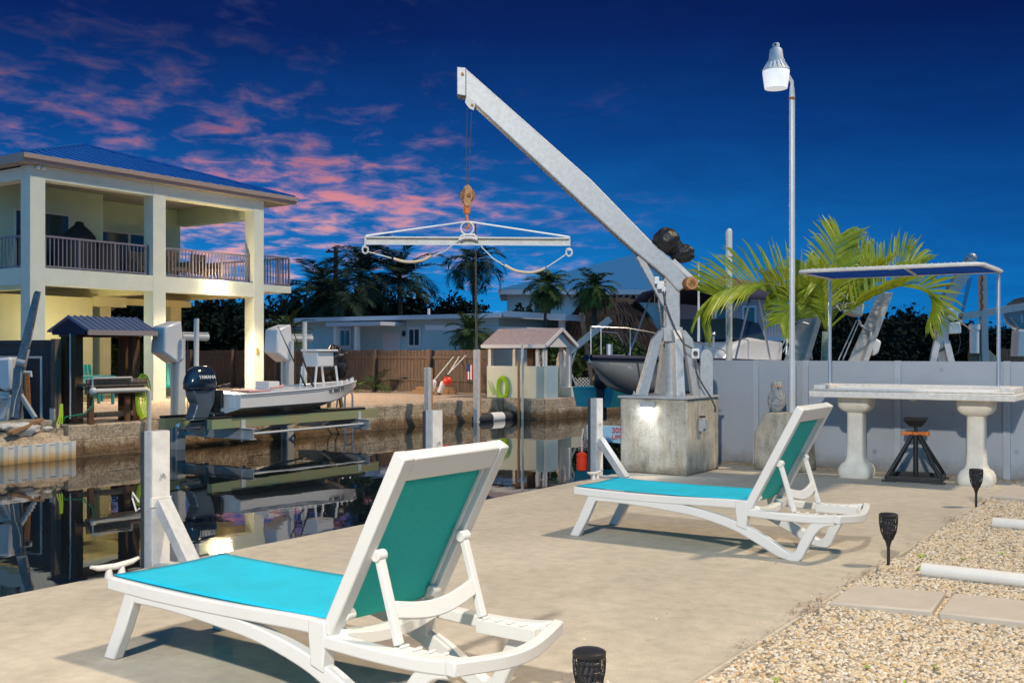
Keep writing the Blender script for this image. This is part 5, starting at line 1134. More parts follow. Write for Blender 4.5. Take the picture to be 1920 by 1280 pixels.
bt = MB()
for s in (-1,1):
    for a, b in ((17.2,18.1),(18.9,18.4),(20.2,20.9),(21.3,21.0)): bt.tube([(BX+s*1.05,a,1.2),(BX+s*1.0,b,2.42)], .020, 6)
    bt.tube([(BX+s*.9,20.2,1.3),(BX+s*.9,20.3,2.0),(BX+s*.9,21.4,1.9),(BX+s*.9,21.6,1.3)], .02, 6)
build('bimini_frame', bt, M['steel'], mb_, smooth=True)
rows = []
for i in range(9):
    u = i/8; rows.append([(BX-1.12+2.24*j/12, 17.6+4.4*u, 2.42+.16*math.sin(math.pi*j/12)+.05*math.sin(math.pi*u) - (.12 if j in (0,12) else 0)) for j in range(13)])
o = build('bimini_top', MB().sweep(rows, closed=False, cap=False), M['navy'], mb_, smooth=True); s = o.modifiers.new('cloth','SOLIDIFY'); s.thickness = .03
build('antenna', MB().tube([at(1310,640,17.5), at(1310,496,17.5)], [.022,.012], 6).ball(at(1310,495,17.5), .03, 8, 6), M['white'], mb_, smooth=True)
build('light_mast', MB().tube([at(1338,672,16.5), at(1338,628,16.5)], .018, 6).ball(at(1338,626,16.5), .04, 8, 6), M['steel'], mb_, smooth=True)
an = MB().tube([at(1143,645,16.4), at(1143,672,16.4)], .05, 8); an.beam(at(1115,668,16.4), at(1172,668,16.4), .03, .05); build('anchor_roller', an, M['steel'], mb_, smooth=True)
build('mooring_line', MB().tube([at(1195,678,16.4), at(1199,705,16.4), at(1201,745,16.4)], .014, 5), M['cable'], mb_)
t = thing('dinghy', 'teal dinghy with a dark outboard lying under the bow of the moored boat', 'boat', at(1150,745,24))
q = lambda px, py, d=0.0: at(px, py, 24 + d)
hl = MB(); rings = []
for i in range(13):
    u = i/12; w = .55*(1-max(0,u-.5)**2*3.2); y = u*2.6; b = q(1112,770); rings.append([(b.x-w,b.y+y,.55),(b.x-w*.8,b.y+y,.10+.3*max(0,u-.6)),(b.x+w*.8,b.y+y,.10+.3*max(0,u-.6)),(b.x+w,b.y+y,.55)])
build('hull', hl.sweep(rings), M['teal_hull'], t, smooth=True); b = q(1132,735)
build('outboard', MB().ball((b.x,b.y-.1,.72), .26, 16, 12, sc=(.8,1,.9)).box(b.x-.08,b.x+.08,b.y-.2,b.y,-.2,.6), M['ink'], t, smooth=True)
t = thing('dark_hull', 'dark blue bow of another small boat below the moored boat', 'boat', at(1190,750,20))
b = at(1186,752,20); rings = []
for i in range(11):
    u = i/10; w = .06+.5*math.sin(min(1,u*1.4)*math.pi/2); rings.append([(b.x-w,b.y+u*2,.62),(b.x-w*.6,b.y+u*2,.20+.2*(1-u)),(b.x,b.y+u*2,.02+.5*(1-u)**2),(b.x+w*.6,b.y+u*2,.20+.2*(1-u)),(b.x+w,b.y+u*2,.62)])
build('hull', MB().sweep(rings), M['engine_blue'], t, smooth=True); build('keel_block', MB().box(b.x-.2,b.x+.2,b.y+.3,b.y+1.6,-1.0,.15), M['wood_grey'], t)
# ================================================================== buildings beyond the fence
bg_ = thing('bungalow', 'low pale blue bungalow with a flat white roof behind the board fence', 'house', (-32,36,0))
build('wall', MB().box(-46,-24.9,36,44,0,2.76), M['cyan_wall'], bg_); build('roof', MB().box(-46.5,-24.4,35.4,45,2.762,2.95), M['lav_trim'], bg_)
for x0 in (-33.85,-29.75):
    f = build('window', MB().box(x0-.02,x0+.74,35.95,35.998,1.52,2.46), M['lav_trim'], bg_); build('pane', MB().box(x0+.10,x0+.33,35.93,35.948,1.66,2.34), M['pane'], f); build('pane', MB().box(x0+.40,x0+.62,35.93,35.948,1.66,2.34), M['pane'], f)
pr = build('porch_roof', MB().box(-33.1,-29.9,34.3,35.99,2.50,2.66), M['lav_trim'], bg_)
for x in (-32.7,-31.45): build('porch_post', MB().box(x-.09,x+.09,34.45,34.63,0,2.495), M['white'], pr)
d = build('door', MB().box(-31.2,-30.2,35.95,35.998,0,2.2), M['lav_trim'], bg_); build('handle', MB().ball((-30.33,35.93,1.05), .04, 8, 6), M['galv'], d)
build('wall_lamp', MB().lathe((-29.95,35.9,2.05), [(.05,0),(.09,.1),(.05,.25)], 8), M['ink'], bg_); build('vent_pipe', MB().tube([(-30.2,38,2.9),(-30.2,38,3.35)], .06, 8), M['white'], bg_)
build('side_wing', MB().box(-24.89,-22.0,33.2,35,0,2.10), M['pale_wall'], bg_); build('wing_roof', MB().prism([(-26.1,32.6,2.22),(-21.3,32.6,2.10),(-21.3,32.6,2.27),(-26.1,32.6,2.42)], (0,2.4,0)), M['lav_trim'], bg_)
build('carport_roof', MB().prism([(-24.35,35.5,2.80),(-21.4,35.5,2.60),(-21.4,35.5,2.84),(-24.35,35.5,3.04)], (0,1.6,0)).box(-22.0,-21.8,36,36.2,0,2.62), M['lav_trim'], bg_)
def cam_prism(mb, X0, X1, Z0, Z1, z0, z1): 
    return mb.add([cw(X0,Z0,z0),cw(X1,Z0,z0),cw(X1,Z1,z0),cw(X0,Z1,z0),cw(X0,Z0,z1),cw(X1,Z0,z1),cw(X1,Z1,z1),cw(X0,Z1,z1)], [(0,3,2,1),(4,5,6,7),(0,1,5,4),(1,2,6,5),(2,3,7,6),(3,0,4,7)])
t = thing('blue_roofed_house', 'large pale house with a broad blue metal roof behind the palms', 'house', cw(5,66,0))
build('wall', cam_prism(MB(), -.3, 11.5, 62, 74, 0, 5.0), M['cyan_wall'], t)
e0, e1, zf, zb = -.8, 12.2, 61.2, 75; ze, zr = 5.0, 7.75
rfm = MB().add([cw(e0,zf,ze),cw(e1,zf,ze),cw(e1,zb,ze),cw(e0,zb,ze),cw(8.0,69,zr),cw(10.0,69,zr)], [(0,1,5,4),(1,2,5),(2,3,4,5),(3,0,4)])
ro = build('roof', rfm, M['blue_roof_far'], t); build('fascia', cam_prism(MB(), e0, e1, zf-.03, zf+.03, ze-.3, ze-.01), M['lav_trim'], ro)
for X in (1.2, 5.6): f = build('window', cam_prism(MB(), X, X+1.2, 61.93, 61.98, 2.8, 4.2), M['lav_trim'], t); build('pane', cam_prism(MB(), X+.12, X+1.08, 61.90, 61.92, 2.92, 4.08), M['pane'], f)
t = thing('pink_house', 'pinkish two storey house with a brown roof behind the moored boat', 'house', cw(12,54,0))
build('wall', cam_prism(MB(), 9.6, 13.3, 52, 62, 0, 4.3), M['pink_wall'], t)
build('roof', MB().add([cw(8.9,51.2,4.32),cw(14.0,51.2,4.32),cw(14.0,63,4.32),cw(8.9,63,4.32),cw(11.4,57,5.5)], [(0,1,4),(1,2,4),(2,3,4),(3,0,4),(3,2,1,0)]), M['brown_roof'], t)
for X, w in ((10.0,.62),(11.35,.7)): f = build('window', cam_prism(MB(), X, X+w, 51.93, 51.98, 2.55, 3.65), M['lav_trim'], t); build('pane', cam_prism(MB(), X+.1, X+w-.1, 51.9, 51.92, 2.66, 3.54), M['pane'], f)
bl = cam_prism(MB(), 12.2, 13.4, 51.2, 51.98, 1.9, 2.1); build('balcony', bl, M['lav_trim'], t)
rl = MB()
for k in range(9): rl.beam(cw(12.22+.145*k,51.22,2.1), cw(12.22+.145*k,51.22,2.95), .04, .04)
rl.beam(cw(12.2,51.22,2.97), cw(13.4,51.22,2.97), .06, .06); build('balcony_railing', rl, M['lav_trim'], t)
t = thing('thatched_hut', 'large dark thatched roof shelter behind the moored boat', 'hut', cw(4.3,46,0))
rings = []
for zz, hx_, hz_ in ((1.45,2.45,2.6),(1.55,2.5,2.65),(2.1,2.15,2.2),(2.9,1.7,1.5),(3.55,1.2,.7),(3.72,1.0,.35)):
    n = 40; rings.append([tuple(cw(4.25+hx_*math.copysign(abs(math.cos(a))**.7,math.cos(a)) + .06*mnoise.noise(Vector((a*6,zz*3,0))), 46+hz_*math.copysign(abs(math.sin(a))**.7,math.sin(a)), zz + .07*mnoise.noise(Vector((a*9,zz,4))))) for a in [2*math.pi*k/n for k in range(n)]])
ro = build('thatch_roof', MB().sweep(rings), M['thatch'], t, smooth=True)
rg = random.Random(12); sg = MB()
for k in range(4200):
    i = rg.randrange(len(rings)-2); j = rg.randrange(40); u, v = rg.random(), rg.random()
    a_ = Vector(rings[i][j]).lerp(Vector(rings[i][(j+1)%40]), u); b_ = Vector(rings[i+1][j]).lerp(Vector(rings[i+1][(j+1)%40]), u); p = a_.lerp(b_, v); out = (p - cw(4.25,46,p.z)).normalized(); dn = (a_-b_).normalized()
    sd = out.cross(dn).normalized()*.035; l = rg.uniform(.25,.5); sg.add([p+out*.02-sd, p+out*.02+sd, p+dn*l+out*rg.uniform(.05,.14)], [(0,1,2)])
build('thatch_strands', sg, M['thatch'], ro, recalc=False)
for X, Z in ((2.2,44.2),(6.3,44.2),(2.2,47.8),(6.3,47.8)): build('post', MB().tube([cw(X,Z,0),cw(X,Z,1.7)], .09, 8), M['wood'], t)
cr = MB()
for k in range(18): cr.beam(cw(3.1+.14*k,46,3.66), cw(3.06+.14*k+.1*(k%2),45.7,3.82), .08, .03)
build('ridge_cap', cr, M['thatch'], ro)
mb = MB()
for k in range(26): p = at(1064+2.9*k, 690, 36); mb.box(p.x-.045,p.x+.045,p.y,p.y+.02,0,1.38)
tag(build('slat_fence', mb, M['fence_dark'], origin=tuple(at(1100,700,36))), 'dark vertical slat fence behind the small davit crane', 'fence')
t = thing('utility_pole', 'dark utility pole with one crossarm rising behind the coconut palms', 'utility pole', at(630,660,75))
build('pole', MB().tube([cw(-12.55,75,0), at(630,465,75)], .17, 8), M['trunk'], t, smooth=True); build('crossarm', MB().beam(at(611,472,74.8), at(640,472,74.8), .12, .14), M['trunk'], t); build('insulator', MB().tube([at(617,472,74.8), at(617,467,74.8)], .10, 6), M['trunk'], t)
# ================================================================== palms and trees
def frond(mb, base, az, e0, ln, droop, n, ll, wd, rg, vee=.5, kink=0.0, start=.14):
    d = Vector((math.cos(az), math.sin(az), 0)); pts = []; p = Vector(base); steps = 14
    for i in range(steps + 1):
        t = i/steps; e = e0 - droop*t**1.35; pts.append(p.copy()); p = p + (d*math.cos(e) + UP*math.sin(e))*(ln/steps)
    side = Vector((-d.y, d.x, 0))
    rachis = pts
    for k in range(n):
        t = start + (1-start)*(k+.5)/n; f = t*steps; i = min(int(f), steps-1); q = pts[i].lerp(pts[i+1], f-i); tg = (pts[i+1]-pts[i]).normalized(); nm = side.cross(tg).normalized()
        if nm.z < 0: nm = -nm
        l = ll*(math.sin(math.pi*(.12+.80*t))**.7)*rg.uniform(.85,1.08)
        for s in (-1, 1):
            if rg.random() < .04: continue
            fw = .35 + .75*t + rg.uniform(-.08,.08)
            dr = (side*s*math.cos(.15) + tg*fw + nm*(vee + rg.uniform(-.12,.12))).normalized()
            w_ = wd*rg.uniform(.8,1.15); a = (tg*.9 + nm*rg.uniform(-.35,.35)).normalized()*w_
            m1 = q + dr*l*.45 - UP*l*.03; tip = q + dr*l - UP*l*rg.uniform(.10,.28)
            mb.add([q-a*.25, q+a*.25, m1+a*.55, m1-a*.55, tip], [(0,1,2,3),(3,2,4)])
    return rachis
def palm(name, label, base, hgt, lean, nf, ln, mm, seed, group=None, ll=.5, nl=26, wd=.05, droop=(1.0,1.9), elev=(-.2,1.35), tr=.16, tm='trunk', vee=.12, skirt=True):
    rg = random.Random(seed); t = thing(name, label, 'palm tree', base, 0, group); b = Vector(base); top = b + Vector((lean[0], lean[1], hgt))
    tp = [b + Vector((lean[0]*u**1.6, lean[1]*u**1.6, hgt*u)) for u in [i/8 for i in range(9)]]
    build('trunk', MB().tube(tp, [tr*(1.25-.45*i/8) for i in range(9)], 10), M[tm], t, smooth=True)
    cr = MB(); st = MB()
    for k in range(nf):
        u = (k+.5)/nf; e = elev[1] + (elev[0]-elev[1])*u**.8 + rg.uniform(-.1,.1); az = k*2.399 + rg.uniform(-.25,.25)
        ra = frond(cr, top, az, e, ln*rg.uniform(.85,1.08), rg.uniform(*droop), nl, ll*ln/2.6*rg.uniform(.9,1.1), wd, rg, vee)
        st.tube(ra[:12], [.03*ln/2.6*(1-.07*i) for i in range(12)], 5)
    build('crown', cr, M[mm], t, recalc=False); build('frond_stems', st, M[mm], t); return t
def bp(px, py, Z, z=0.0): p = at(px, py, Z); return (p.x, p.y, z)
def htop(py, Z): return H + (HOR-py)/F*Z
G1 = 'dark coconut palms behind the bungalow'
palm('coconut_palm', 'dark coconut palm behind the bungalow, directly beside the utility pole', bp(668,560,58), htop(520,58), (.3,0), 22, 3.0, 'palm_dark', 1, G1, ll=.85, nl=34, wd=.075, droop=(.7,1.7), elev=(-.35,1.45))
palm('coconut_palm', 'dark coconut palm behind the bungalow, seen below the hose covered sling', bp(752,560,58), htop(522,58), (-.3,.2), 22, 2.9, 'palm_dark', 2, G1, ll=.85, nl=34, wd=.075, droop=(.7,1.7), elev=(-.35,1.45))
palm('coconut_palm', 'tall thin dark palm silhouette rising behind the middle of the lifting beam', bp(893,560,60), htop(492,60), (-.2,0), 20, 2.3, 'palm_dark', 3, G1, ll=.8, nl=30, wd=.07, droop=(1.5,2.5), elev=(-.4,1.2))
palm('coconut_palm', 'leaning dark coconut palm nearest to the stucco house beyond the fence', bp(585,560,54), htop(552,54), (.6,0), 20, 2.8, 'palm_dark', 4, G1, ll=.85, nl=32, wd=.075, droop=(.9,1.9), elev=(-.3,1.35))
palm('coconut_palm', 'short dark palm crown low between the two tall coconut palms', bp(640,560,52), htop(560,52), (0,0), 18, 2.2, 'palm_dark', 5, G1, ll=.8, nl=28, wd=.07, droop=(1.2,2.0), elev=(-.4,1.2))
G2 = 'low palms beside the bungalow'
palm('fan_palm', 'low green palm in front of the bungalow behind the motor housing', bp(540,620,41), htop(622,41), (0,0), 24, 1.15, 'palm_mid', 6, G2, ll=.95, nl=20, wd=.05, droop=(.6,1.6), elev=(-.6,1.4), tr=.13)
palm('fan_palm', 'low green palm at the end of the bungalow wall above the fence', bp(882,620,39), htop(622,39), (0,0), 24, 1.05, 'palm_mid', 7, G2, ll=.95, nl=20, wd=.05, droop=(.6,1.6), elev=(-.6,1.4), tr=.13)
G3 = 'cabbage palms before the blue roofed house'
palm('cabbage_palm', 'cabbage palm with a round drooping crown before the blue roof, nearer the lifting beam', bp(1022,540,42), htop(535,42), (.1,0), 30, 1.15, 'palm_mid', 8, G3, ll=1.0, nl=20, wd=.055, droop=(.9,2.0), elev=(-.9,1.4), tr=.11)
palm('cabbage_palm', 'cabbage palm with a round drooping crown before the blue roof, nearer the crane boom', bp(1117,540,42), htop(538,42), (-.1,0), 30, 1.15, 'palm_mid', 9, G3, ll=1.0, nl=20, wd=.055, droop=(.9,2.0), elev=(-.9,1.4), tr=.11)
t = palm('palm_sprout', 'small young palm growing from the gravel before the board fence', bp(700,735,35.5), .12, (0,0), 9, 1.05, 'palm_mid', 10, None, ll=.75, nl=14, wd=.05, droop=(.8,1.6), elev=(.1,1.2), tr=.05)
# the lit palm behind the panel wall
b = Vector(bp(1549,640,13.7)); rg = random.Random(21)
t = thing('lit_palm', 'bright yellow green palm with arching fronds behind the panel wall', 'palm tree', tuple(b), 0)
ct = b + UP*1.62
build('trunk', MB().tube([b, b+UP*.8, b+UP*1.3, ct], [.085,.075,.065,.05], 12), M['palm_stem'], t, smooth=True)
cr = MB(); st = MB()
azr = math.atan2(RGT.y, RGT.x)
def leaflets(pts, n, ll, wd, mode, start=.16):
    k = len(pts) - 1
    for i in range(n):
        t = start + (1-start)*(i+.5)/n; f = t*k; a = min(int(f), k-1); q = pts[a].lerp(pts[a+1], f-a); tg = (pts[a+1]-pts[a]).normalized(); nm = tg.cross(FWD).normalized()
        if nm.z < 0 and mode == 'vee' and t < .8: nm = -nm
        l = ll*(math.sin(math.pi*(.16+.72*t))**.8)*rg.uniform(.86,1.08)
        for s in (-1, 1):
            if rg.random() < .05: continue
            if mode == 'flat': d = nm*s*.80 + tg*(.50+.6*t) + FWD*rg.uniform(-.3,.3)
            elif s > 0: d = nm*.85 + FWD*rg.uniform(-.2,.35) + tg*(.30+.55*t)
            else: d = nm*(-.15 if t > .45 else .45) - FWD*.75 + tg*(.35+.55*t) - UP*.35*t
            d.normalize(); w = d.cross(FWD + RGT*rg.uniform(-.6,.6)).normalized()*wd*rg.uniform(.8,1.15)
            m1 = q + d*l*.42; m2 = q + d*l*.75 - UP*l*.04; tip = q + d*l - UP*l*rg.uniform(.08,.22)
            cr.add([q-w*.22, q+w*.22, m1+w*.5, m1-w*.5, m2+w*.36, m2-w*.36, tip], [(0,1,2,3),(3,2,4,5),(5,4,6)])
for mode, n, ll, zz, pp in (('vee',46,.74,(13.7,13.2),[(1550,618),(1528,572),(1484,543),(1425,531),(1368,540),(1330,560),(1308,588)]),('vee',42,.52,(13.7,13.2),[(1553,616),(1598,578),(1650,549),(1700,534),(1736,545),(1748,572),(1738,606)]),
      ('flat',34,.62,(13.8,14.0),[(1550,612),(1555,565),(1562,510),(1570,462),(1576,440)]),('vee',36,.62,(13.9,14.4),[(1555,606),(1590,556),(1630,522),(1672,500),(1705,488),(1724,496)]),
      ('flat',32,.60,(13.8,14.2),[(1548,612),(1536,565),(1524,525),(1512,496)]),('flat',34,.46,(13.6,13.0),[(1548,615),(1530,582),(1505,568),(1480,578),(1462,606)]),
      ('flat',30,.46,(13.5,13.1),[(1550,612),(1545,562),(1538,534),(1524,528)]),('flat',34,.62,(14,14.5),[(1552,608),(1578,548),(1606,500),(1632,480)]),('flat',32,.5,(14.1,14.6),[(1549,610),(1520,560),(1480,540),(1445,548)]),('flat',30,.5,(14.0,14.3),[(1552,610),(1568,560),(1590,530),(1615,520)])):
    n_ = len(pp)-1; ra = catmull([at(x, y, zz[0]+(zz[1]-zz[0])*i/n_) for i, (x, y) in enumerate(pp)], 5)
    leaflets(ra, int(n*1.25), ll, .031, mode); st.tube(ra, [.016*(1-.85*i/(len(ra)-1)) + .002 for i in range(len(ra))], 6)
build('crown', cr, M['palm_lit'], t, recalc=False); build('frond_stems', st, M['palm_lit'], t, smooth=True)
dd = MB(); fr_ = [ct-UP*.75+RGT*.05, ct-UP*.55+RGT*.22, ct-UP*.62+RGT*.42, ct-UP*.90+RGT*.66, ct-UP*1.10+RGT*.78]
pts = catmull(fr_, 6)
for i in range(8, len(pts)):
    for s in range(5): a = Vector((rg.gauss(0,1),rg.gauss(0,1),rg.gauss(-.6,.6))).normalized()*rg.uniform(.08,.2); w_ = a.cross(Vector((rg.random(),rg.random(),1))).normalized()*.008; dd.add([pts[i]-w_, pts[i]+w_, pts[i]+a*.7+RGT*.12+w_, pts[i]+a+RGT*.2], [(0,1,2,3)])
dd.tube(pts, .014, 6); build('dead_frond', dd, M['dead_frond'], t, recalc=False)
fs = MB(); 
for k in range(70): p = ct + UP*rg.uniform(.25,.55) + RGT*rg.gauss(.08,.13) + FWD*rg.gauss(-.05,.1); a = Vector((rg.gauss(0,1),rg.gauss(0,1),rg.gauss(0,1))).normalized()*rg.uniform(.04,.12); fs.tube([p, p+a*.6+UP*.02, p+a], .003, 4)
build('flower_stalks', fs, M['rope'], t)
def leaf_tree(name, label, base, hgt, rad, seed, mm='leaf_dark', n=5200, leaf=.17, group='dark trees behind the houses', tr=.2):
    rg = random.Random(seed); t = thing(name, label, 'tree', base, 0, group); b = Vector(base); mb = MB(); cl = []
    for k in range(34):
        d = Vector((rg.gauss(0,1),rg.gauss(0,1),rg.gauss(0,.8))); d = d.normalized()*rg.random()**.45; cl.append((b + Vector((d.x*rad, d.y*rad, hgt*.58 + d.z*hgt*.40)), rg.uniform(.22,.42)*rad))
    for i in range(n):
        c, r = cl[rg.randrange(len(cl))]; d = Vector((rg.gauss(0,1),rg.gauss(0,1),rg.gauss(0,1))).normalized()*r*rg.random()**.4; p = c + d; 
        if p.z < .1: continue
        u = Vector((rg.gauss(0,1),rg.gauss(0,1),rg.gauss(0,1))).normalized(); v = u.cross(Vector((rg.gauss(0,1),rg.gauss(0,1),rg.gauss(0,1)))).normalized(); s = leaf*rg.uniform(.6,1.3)
        mb.add([p-u*s, p+v*s*.5, p+u*s, p-v*s*.5], [(0,1,2,3)])
    build('crown', mb, M[mm], t, recalc=False); tk = MB().tube([b, b+UP*hgt*.3, b+UP*hgt*.55], [tr,tr*.8,tr*.4], 8)
    for k in range(5): c, r = cl[k]; tk.tube([b+UP*hgt*.3, (b+UP*hgt*.42).lerp(c,.5), c], [tr*.5,tr*.35,tr*.15], 6)
    build('trunk', tk, M['trunk'], t, smooth=True); return t
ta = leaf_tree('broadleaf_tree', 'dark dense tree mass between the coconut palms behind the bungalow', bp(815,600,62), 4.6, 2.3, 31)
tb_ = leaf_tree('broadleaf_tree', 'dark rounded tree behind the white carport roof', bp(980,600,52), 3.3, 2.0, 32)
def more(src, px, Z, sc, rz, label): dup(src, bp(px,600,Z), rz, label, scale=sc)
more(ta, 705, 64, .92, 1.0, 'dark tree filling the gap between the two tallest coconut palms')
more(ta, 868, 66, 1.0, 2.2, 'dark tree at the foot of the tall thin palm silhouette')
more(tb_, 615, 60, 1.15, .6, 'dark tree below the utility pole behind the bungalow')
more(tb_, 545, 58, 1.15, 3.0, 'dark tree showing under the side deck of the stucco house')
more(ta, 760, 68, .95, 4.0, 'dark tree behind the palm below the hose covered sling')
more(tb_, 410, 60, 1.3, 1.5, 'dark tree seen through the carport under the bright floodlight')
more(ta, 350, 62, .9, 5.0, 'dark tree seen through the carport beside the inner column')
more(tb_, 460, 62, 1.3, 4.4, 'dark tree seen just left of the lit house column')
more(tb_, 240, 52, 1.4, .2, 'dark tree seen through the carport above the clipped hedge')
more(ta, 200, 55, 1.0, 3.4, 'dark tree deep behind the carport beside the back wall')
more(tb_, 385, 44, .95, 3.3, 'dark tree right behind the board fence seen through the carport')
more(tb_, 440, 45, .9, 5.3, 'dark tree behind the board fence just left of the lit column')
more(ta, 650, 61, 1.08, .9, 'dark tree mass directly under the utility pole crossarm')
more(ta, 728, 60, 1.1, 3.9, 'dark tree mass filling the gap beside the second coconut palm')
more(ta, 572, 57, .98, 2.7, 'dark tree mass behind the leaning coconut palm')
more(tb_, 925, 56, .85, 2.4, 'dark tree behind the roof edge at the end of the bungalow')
more(ta, 1065, 50, .62, 2.9, 'dark bush between the two cabbage palms')
tc_ = leaf_tree('mangrove_tree', 'dark mangrove behind the lifting arm of the farther boat lift', bp(1660,640,55), 3.1, 3.0, 33, leaf=.16, group='dark mangroves beyond the panel wall')
for px, Z, sc, rz, lab in ((1740,57,.95,1,'dark mangrove behind the drooping tip of the lit palm'),(1800,60,.9,2,'dark mangrove behind the second small crane mast'),(1870,62,.85,3,'dark mangrove at the border of the picture behind the grey fence'),(1590,58,1.05,4,'dark mangrove behind the trunk of the lit palm'),(1520,60,1.35,5,'tall dark mangrove behind the lamp pole and lit palm'),
     (1700,70,1.25,.5,'taller dark mangrove standing in the row behind the white crane motor'),(1470,62,1.0,2.5,'dark mangrove beside the pinkish house'),(1910,58,.85,1.6,'dark mangrove under the satellite dish'),(1610,50,.7,3.6,'low dark mangrove below the leaning lift posts')): dup(tc_, bp(px,640,Z), rz, lab, scale=sc)
bu = leaf_tree('bush', 'dark green bush beside the small bar hut', bp(1085,690,35), 2.0, 1.2, 35, mm='palm_mid', n=2600, leaf=.10, group='bushes by the thatched hut', tr=.08)
for px, Z, sc, lab in ((1150,38,.9,'dark green bush below the thatched roof behind the bow rail'),(1195,40,.8,'dark green bush at the base of the thatched roof near the crane')): dup(bu, bp(px,680,Z), 1.3, lab, scale=sc)
hg = MB(); rg = random.Random(8)
for k in range(5200):
    p = Vector((-30.2+rg.uniform(-.5,.5), 19.5+3.4*rg.random(), .05+1.45*rg.random()**.8 + .15*rg.random())); u = Vector((rg.gauss(0,1),rg.gauss(0,1),rg.gauss(0,1))).normalized(); v = u.cross(Vector((rg.random(),rg.random(),rg.random()))).normalized(); s = rg.uniform(.05,.11); hg.add([p-u*s,p+v*s*.5,p+u*s,p-v*s*.5], [(0,1,2,3)])
tag(build('hedge', hg, M['leaf_hedge'], recalc=False, origin=(-30.2,22,0)), 'yellow green clipped hedge behind the house columns', 'hedge')
# ================================================================== beyond the panel wall: poles, lift arms, cranes
p = at(1367,690,14.2); tag(build('tall_pvc_pole', MB().tube([Vector((p.x,p.y,-.5)), at(1367,434,14.2)], .043, 12).ball(at(1367,434,14.2), .043, 10, 6), M['pvc'], smooth=True, origin=(p.x,p.y,0)), 'tall white plastic guide pole standing behind the panel wall', 'pole')
def liftarm(pts, Z, label, boxes, wires, slot):
    t = thing('lift_arm', label, 'boat lift', at(pts[0][0], 690, Z), 0, 'slanted lift arms beyond the panel wall'); q = lambda px, py, d=0.0: at(px, py, Z + d)
    build('beam', MB().prism([q(*a) for a in pts], FWD*.05), M['white_dirty'], t, bevel=.006)
    b, c = pts[1], pts[2]; build('flange', MB().prism([q(b[0]-5,b[1],-.16), q(b[0]+5,b[1],-.16), q(c[0]+5,c[1],-.16), q(c[0]-5,c[1],-.16)], FWD*.30), M['white_dirty'], t, bevel=.006)
    for bx in boxes: build('motor_housing', MB().prism([q(*a,-.16) for a in bx], FWD*.28), M['white'], t, bevel=.03, smooth=True)
    w_ = MB()
    for a, b2 in wires: w_.tube([q(*a,-.05), q(*b2,-.05)], .010, 5)
    w_.tube([q(*a,-.10) for a in slot], .018, 6); build('cable', w_, M['pole'], t)
liftarm([(1455,720),(1499,720),(1538,592),(1513,560)], 15.4, 'slanted white lift arm rising behind the lamp pole', [[(1507,520),(1522,512),(1540,520),(1540,560),(1524,556),(1508,540)]], [((1460,660),(1492,600)),((1468,660),(1498,600))], [(1492,592),(1500,603),(1517,608),(1521,600)])
liftarm([(1572,720),(1608,720),(1670,549),(1650,547)], 15.4, 'slanted white lift arm behind the lit palm, nearer the second crane', [[(1600,567),(1612,560),(1622,566),(1618,594),(1604,592),(1591,586)],[(1636,640),(1642,633),(1654,640),(1648,662),(1638,668)]], [((1572,675),(1606,600)),((1580,675),(1612,600))], [(1610,600),(1614,610),(1628,618),(1634,622),(1632,640)])
t = thing('davit_crane', 'grey davit crane with two white motor boxes beyond the panel wall', 'crane', at(1766,690,18.5)); q = lambda px, py, d=0.0: at(px, py, 18.5 + d)
build('mast', MB().beam(q(1766,720), q(1764,585), .19, .19, up=tuple(FWD)), M['galv'], t, bevel=.008); build('boom', MB().beam(q(1760,585), q(1822,488), .20, .17, up=tuple(FWD)), M['galv'], t, bevel=.008); build('boom_sheave', MB().ball(q(1822,483), .085, 12, 8), M['galv'], t)
for a, b in (((1757,640),(1746,690)),((1774,640),(1786,690))): build('leg', MB().beam(q(*a,-.1), q(*b,-.3), .11, .06, up=tuple(FWD)), M['galv'], t)
build('winch_drum', MB().tube([q(1748,586,-.1), q(1782,586,-.1)], .045, 10), M['galv_dark'], t, smooth=True)
build('motor_box', MB().prism([q(1780,578,-.16),q(1797,578,-.16),q(1797,600,-.16),q(1780,599,-.16)], FWD*.2).prism([q(1780,604,-.16),q(1800,604,-.16),q(1803,614,-.16),q(1803,625,-.16),q(1780,626,-.16)], FWD*.2), M['white'], t, bevel=.02)
hw = MB()
for dx in (-3,0,3): hw.tube([q(1819+dx,520), q(1801+dx*.6,600)], .006, 4)
hw.tube([q(1799,628,-.1),q(1801,642,-.1),q(1796,662,-.1),q(1788,666,-.1),q(1783,655,-.1)], .010, 5); hw.tube([q(1747,665,-.15),q(1770,652,-.15)], .018, 5); build('wire', hw, M['cable'], t)
build('hook', MB().ball(q(1801,604), .05, 8, 6).tube([q(1801,604), q(1826,622)], .012, 5), M['steel'], t)
t = thing('far_davit', 'second davit crane with a long low boom and hanging chain beyond the panel wall', 'crane', at(1845,690,25)); q = lambda px, py, d=0.0: at(px, py, 25 + d)
build('mast', MB().beam(q(1846,700), q(1842,516), .15, .15, up=tuple(FWD)), M['galv'], t); build('boom', MB().beam(q(1800,594), q(1960,568), .16, .14, up=tuple(FWD)), M['galv'], t); build('concrete_base', MB().prism([q(1830,700),q(1870,700),q(1868,668),q(1850,650),q(1836,668)], FWD*.5), M['block'], t, bevel=.02)
ch = MB()
for k in range(14): ch.ball(q(1841+1.5*math.sin(k*1.7),518+4.6*k,-.12), .045, 6, 4, sc=(.6,.6,1.2))
build('chain', ch, M['rust'], t)
build('motor_tube', MB().tube([q(1827,662), q(1827,618)], .11, 12).tube([q(1827,618), q(1827,608)], .13, 12), M['white'], t, smooth=True)
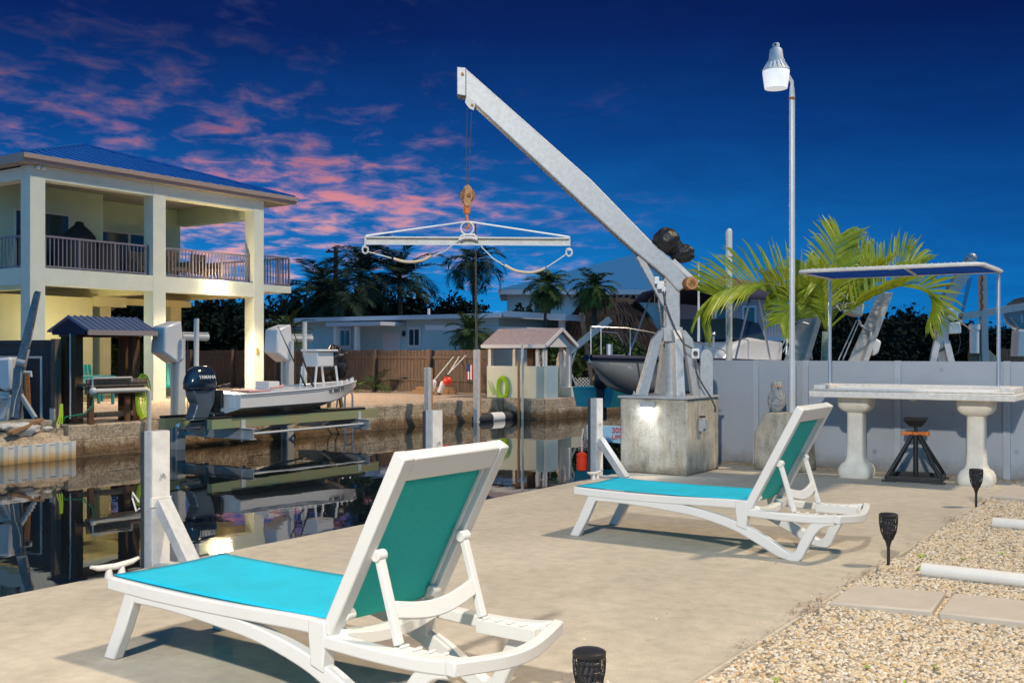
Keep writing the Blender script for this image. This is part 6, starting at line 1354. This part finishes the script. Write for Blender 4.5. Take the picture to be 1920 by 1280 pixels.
build('timber_cheek', MB().prism([q(1818,662),q(1822,650),q(1834,648),q(1836,680),q(1818,680)], FWD*.1), M['wood_grey'], t)
t = thing('board_fence', 'weathered grey board fence at the border of the picture beyond the panel wall', 'fence', at(1900,690,27)); pk = MB()
for k in range(24): pk.beam(at(1872+5.2*k,720,27), at(1872+5.2*k,654-(k%3)*.6,27), .065, .02, up=tuple(FWD))
build('pickets', pk, M['wood_grey'], t); build('rail', MB().beam(at(1870,668,27.05), at(1990,668,27.05), .03, .06), M['wood_grey'], t)
p = at(1914,640,26); tag(build('white_cabinet', MB().prism([at(1908,668,26),at(1940,668,26),at(1940,619,26),at(1911,619,26)], FWD*.4), M['white'], bevel=.02, origin=tuple(p)), 'white cabinet above the grey fence at the border of the picture', 'cabinet')
t = thing('satellite_dish', 'grey satellite dish on a pole at the border of the picture', 'satellite dish', at(1915,620,30)); c = at(1915,590,30); dm = MB(); rows = []
for i in range(7): rr_ = .62*i/6; rows.append([tuple(c + RGT*(rr_*math.cos(a)) + UP*(rr_*math.sin(a)*.8 ) - FWD*(rr_*rr_*.5)) for a in [2*math.pi*k/18 for k in range(18)]])
build('dish', dm.sweep(rows, cap=False), M['galv_dark'], t, smooth=True); build('pole', MB().tube([c, Vector((c.x,c.y,0))], .05, 8), M['galv'], t); build('feed_arm', MB().tube([c-UP*.5, c-FWD*.6-RGT*.6-UP*.1], .02, 6), M['galv'], t)
# ------------------------------------------------------------------ camera and render settings
cd = bpy.data.cameras.new('camera'); cam = bpy.data.objects.new('camera', cd); COL.objects.link(cam)
cam.location = (0,0,H); cam.rotation_euler = (R(90), 0, TH); cd.sensor_width = 36; cd.lens = 36*F/1920; cd.shift_y = 20/1920; cd.clip_end = 3000; cd.clip_start = .05
S.camera = cam
S.view_settings.view_transform = 'Standard'; S.view_settings.look = 'None'; S.view_settings.gamma = 1; S.view_settings.use_curve_mapping = False; S.view_settings.exposure = 0.0
S.cycles.use_denoising = True; S.cycles.max_bounces = 8; S.cycles.caustics_reflective = False; S.cycles.caustics_refractive = False; S.cycles.sample_clamp_indirect = 6
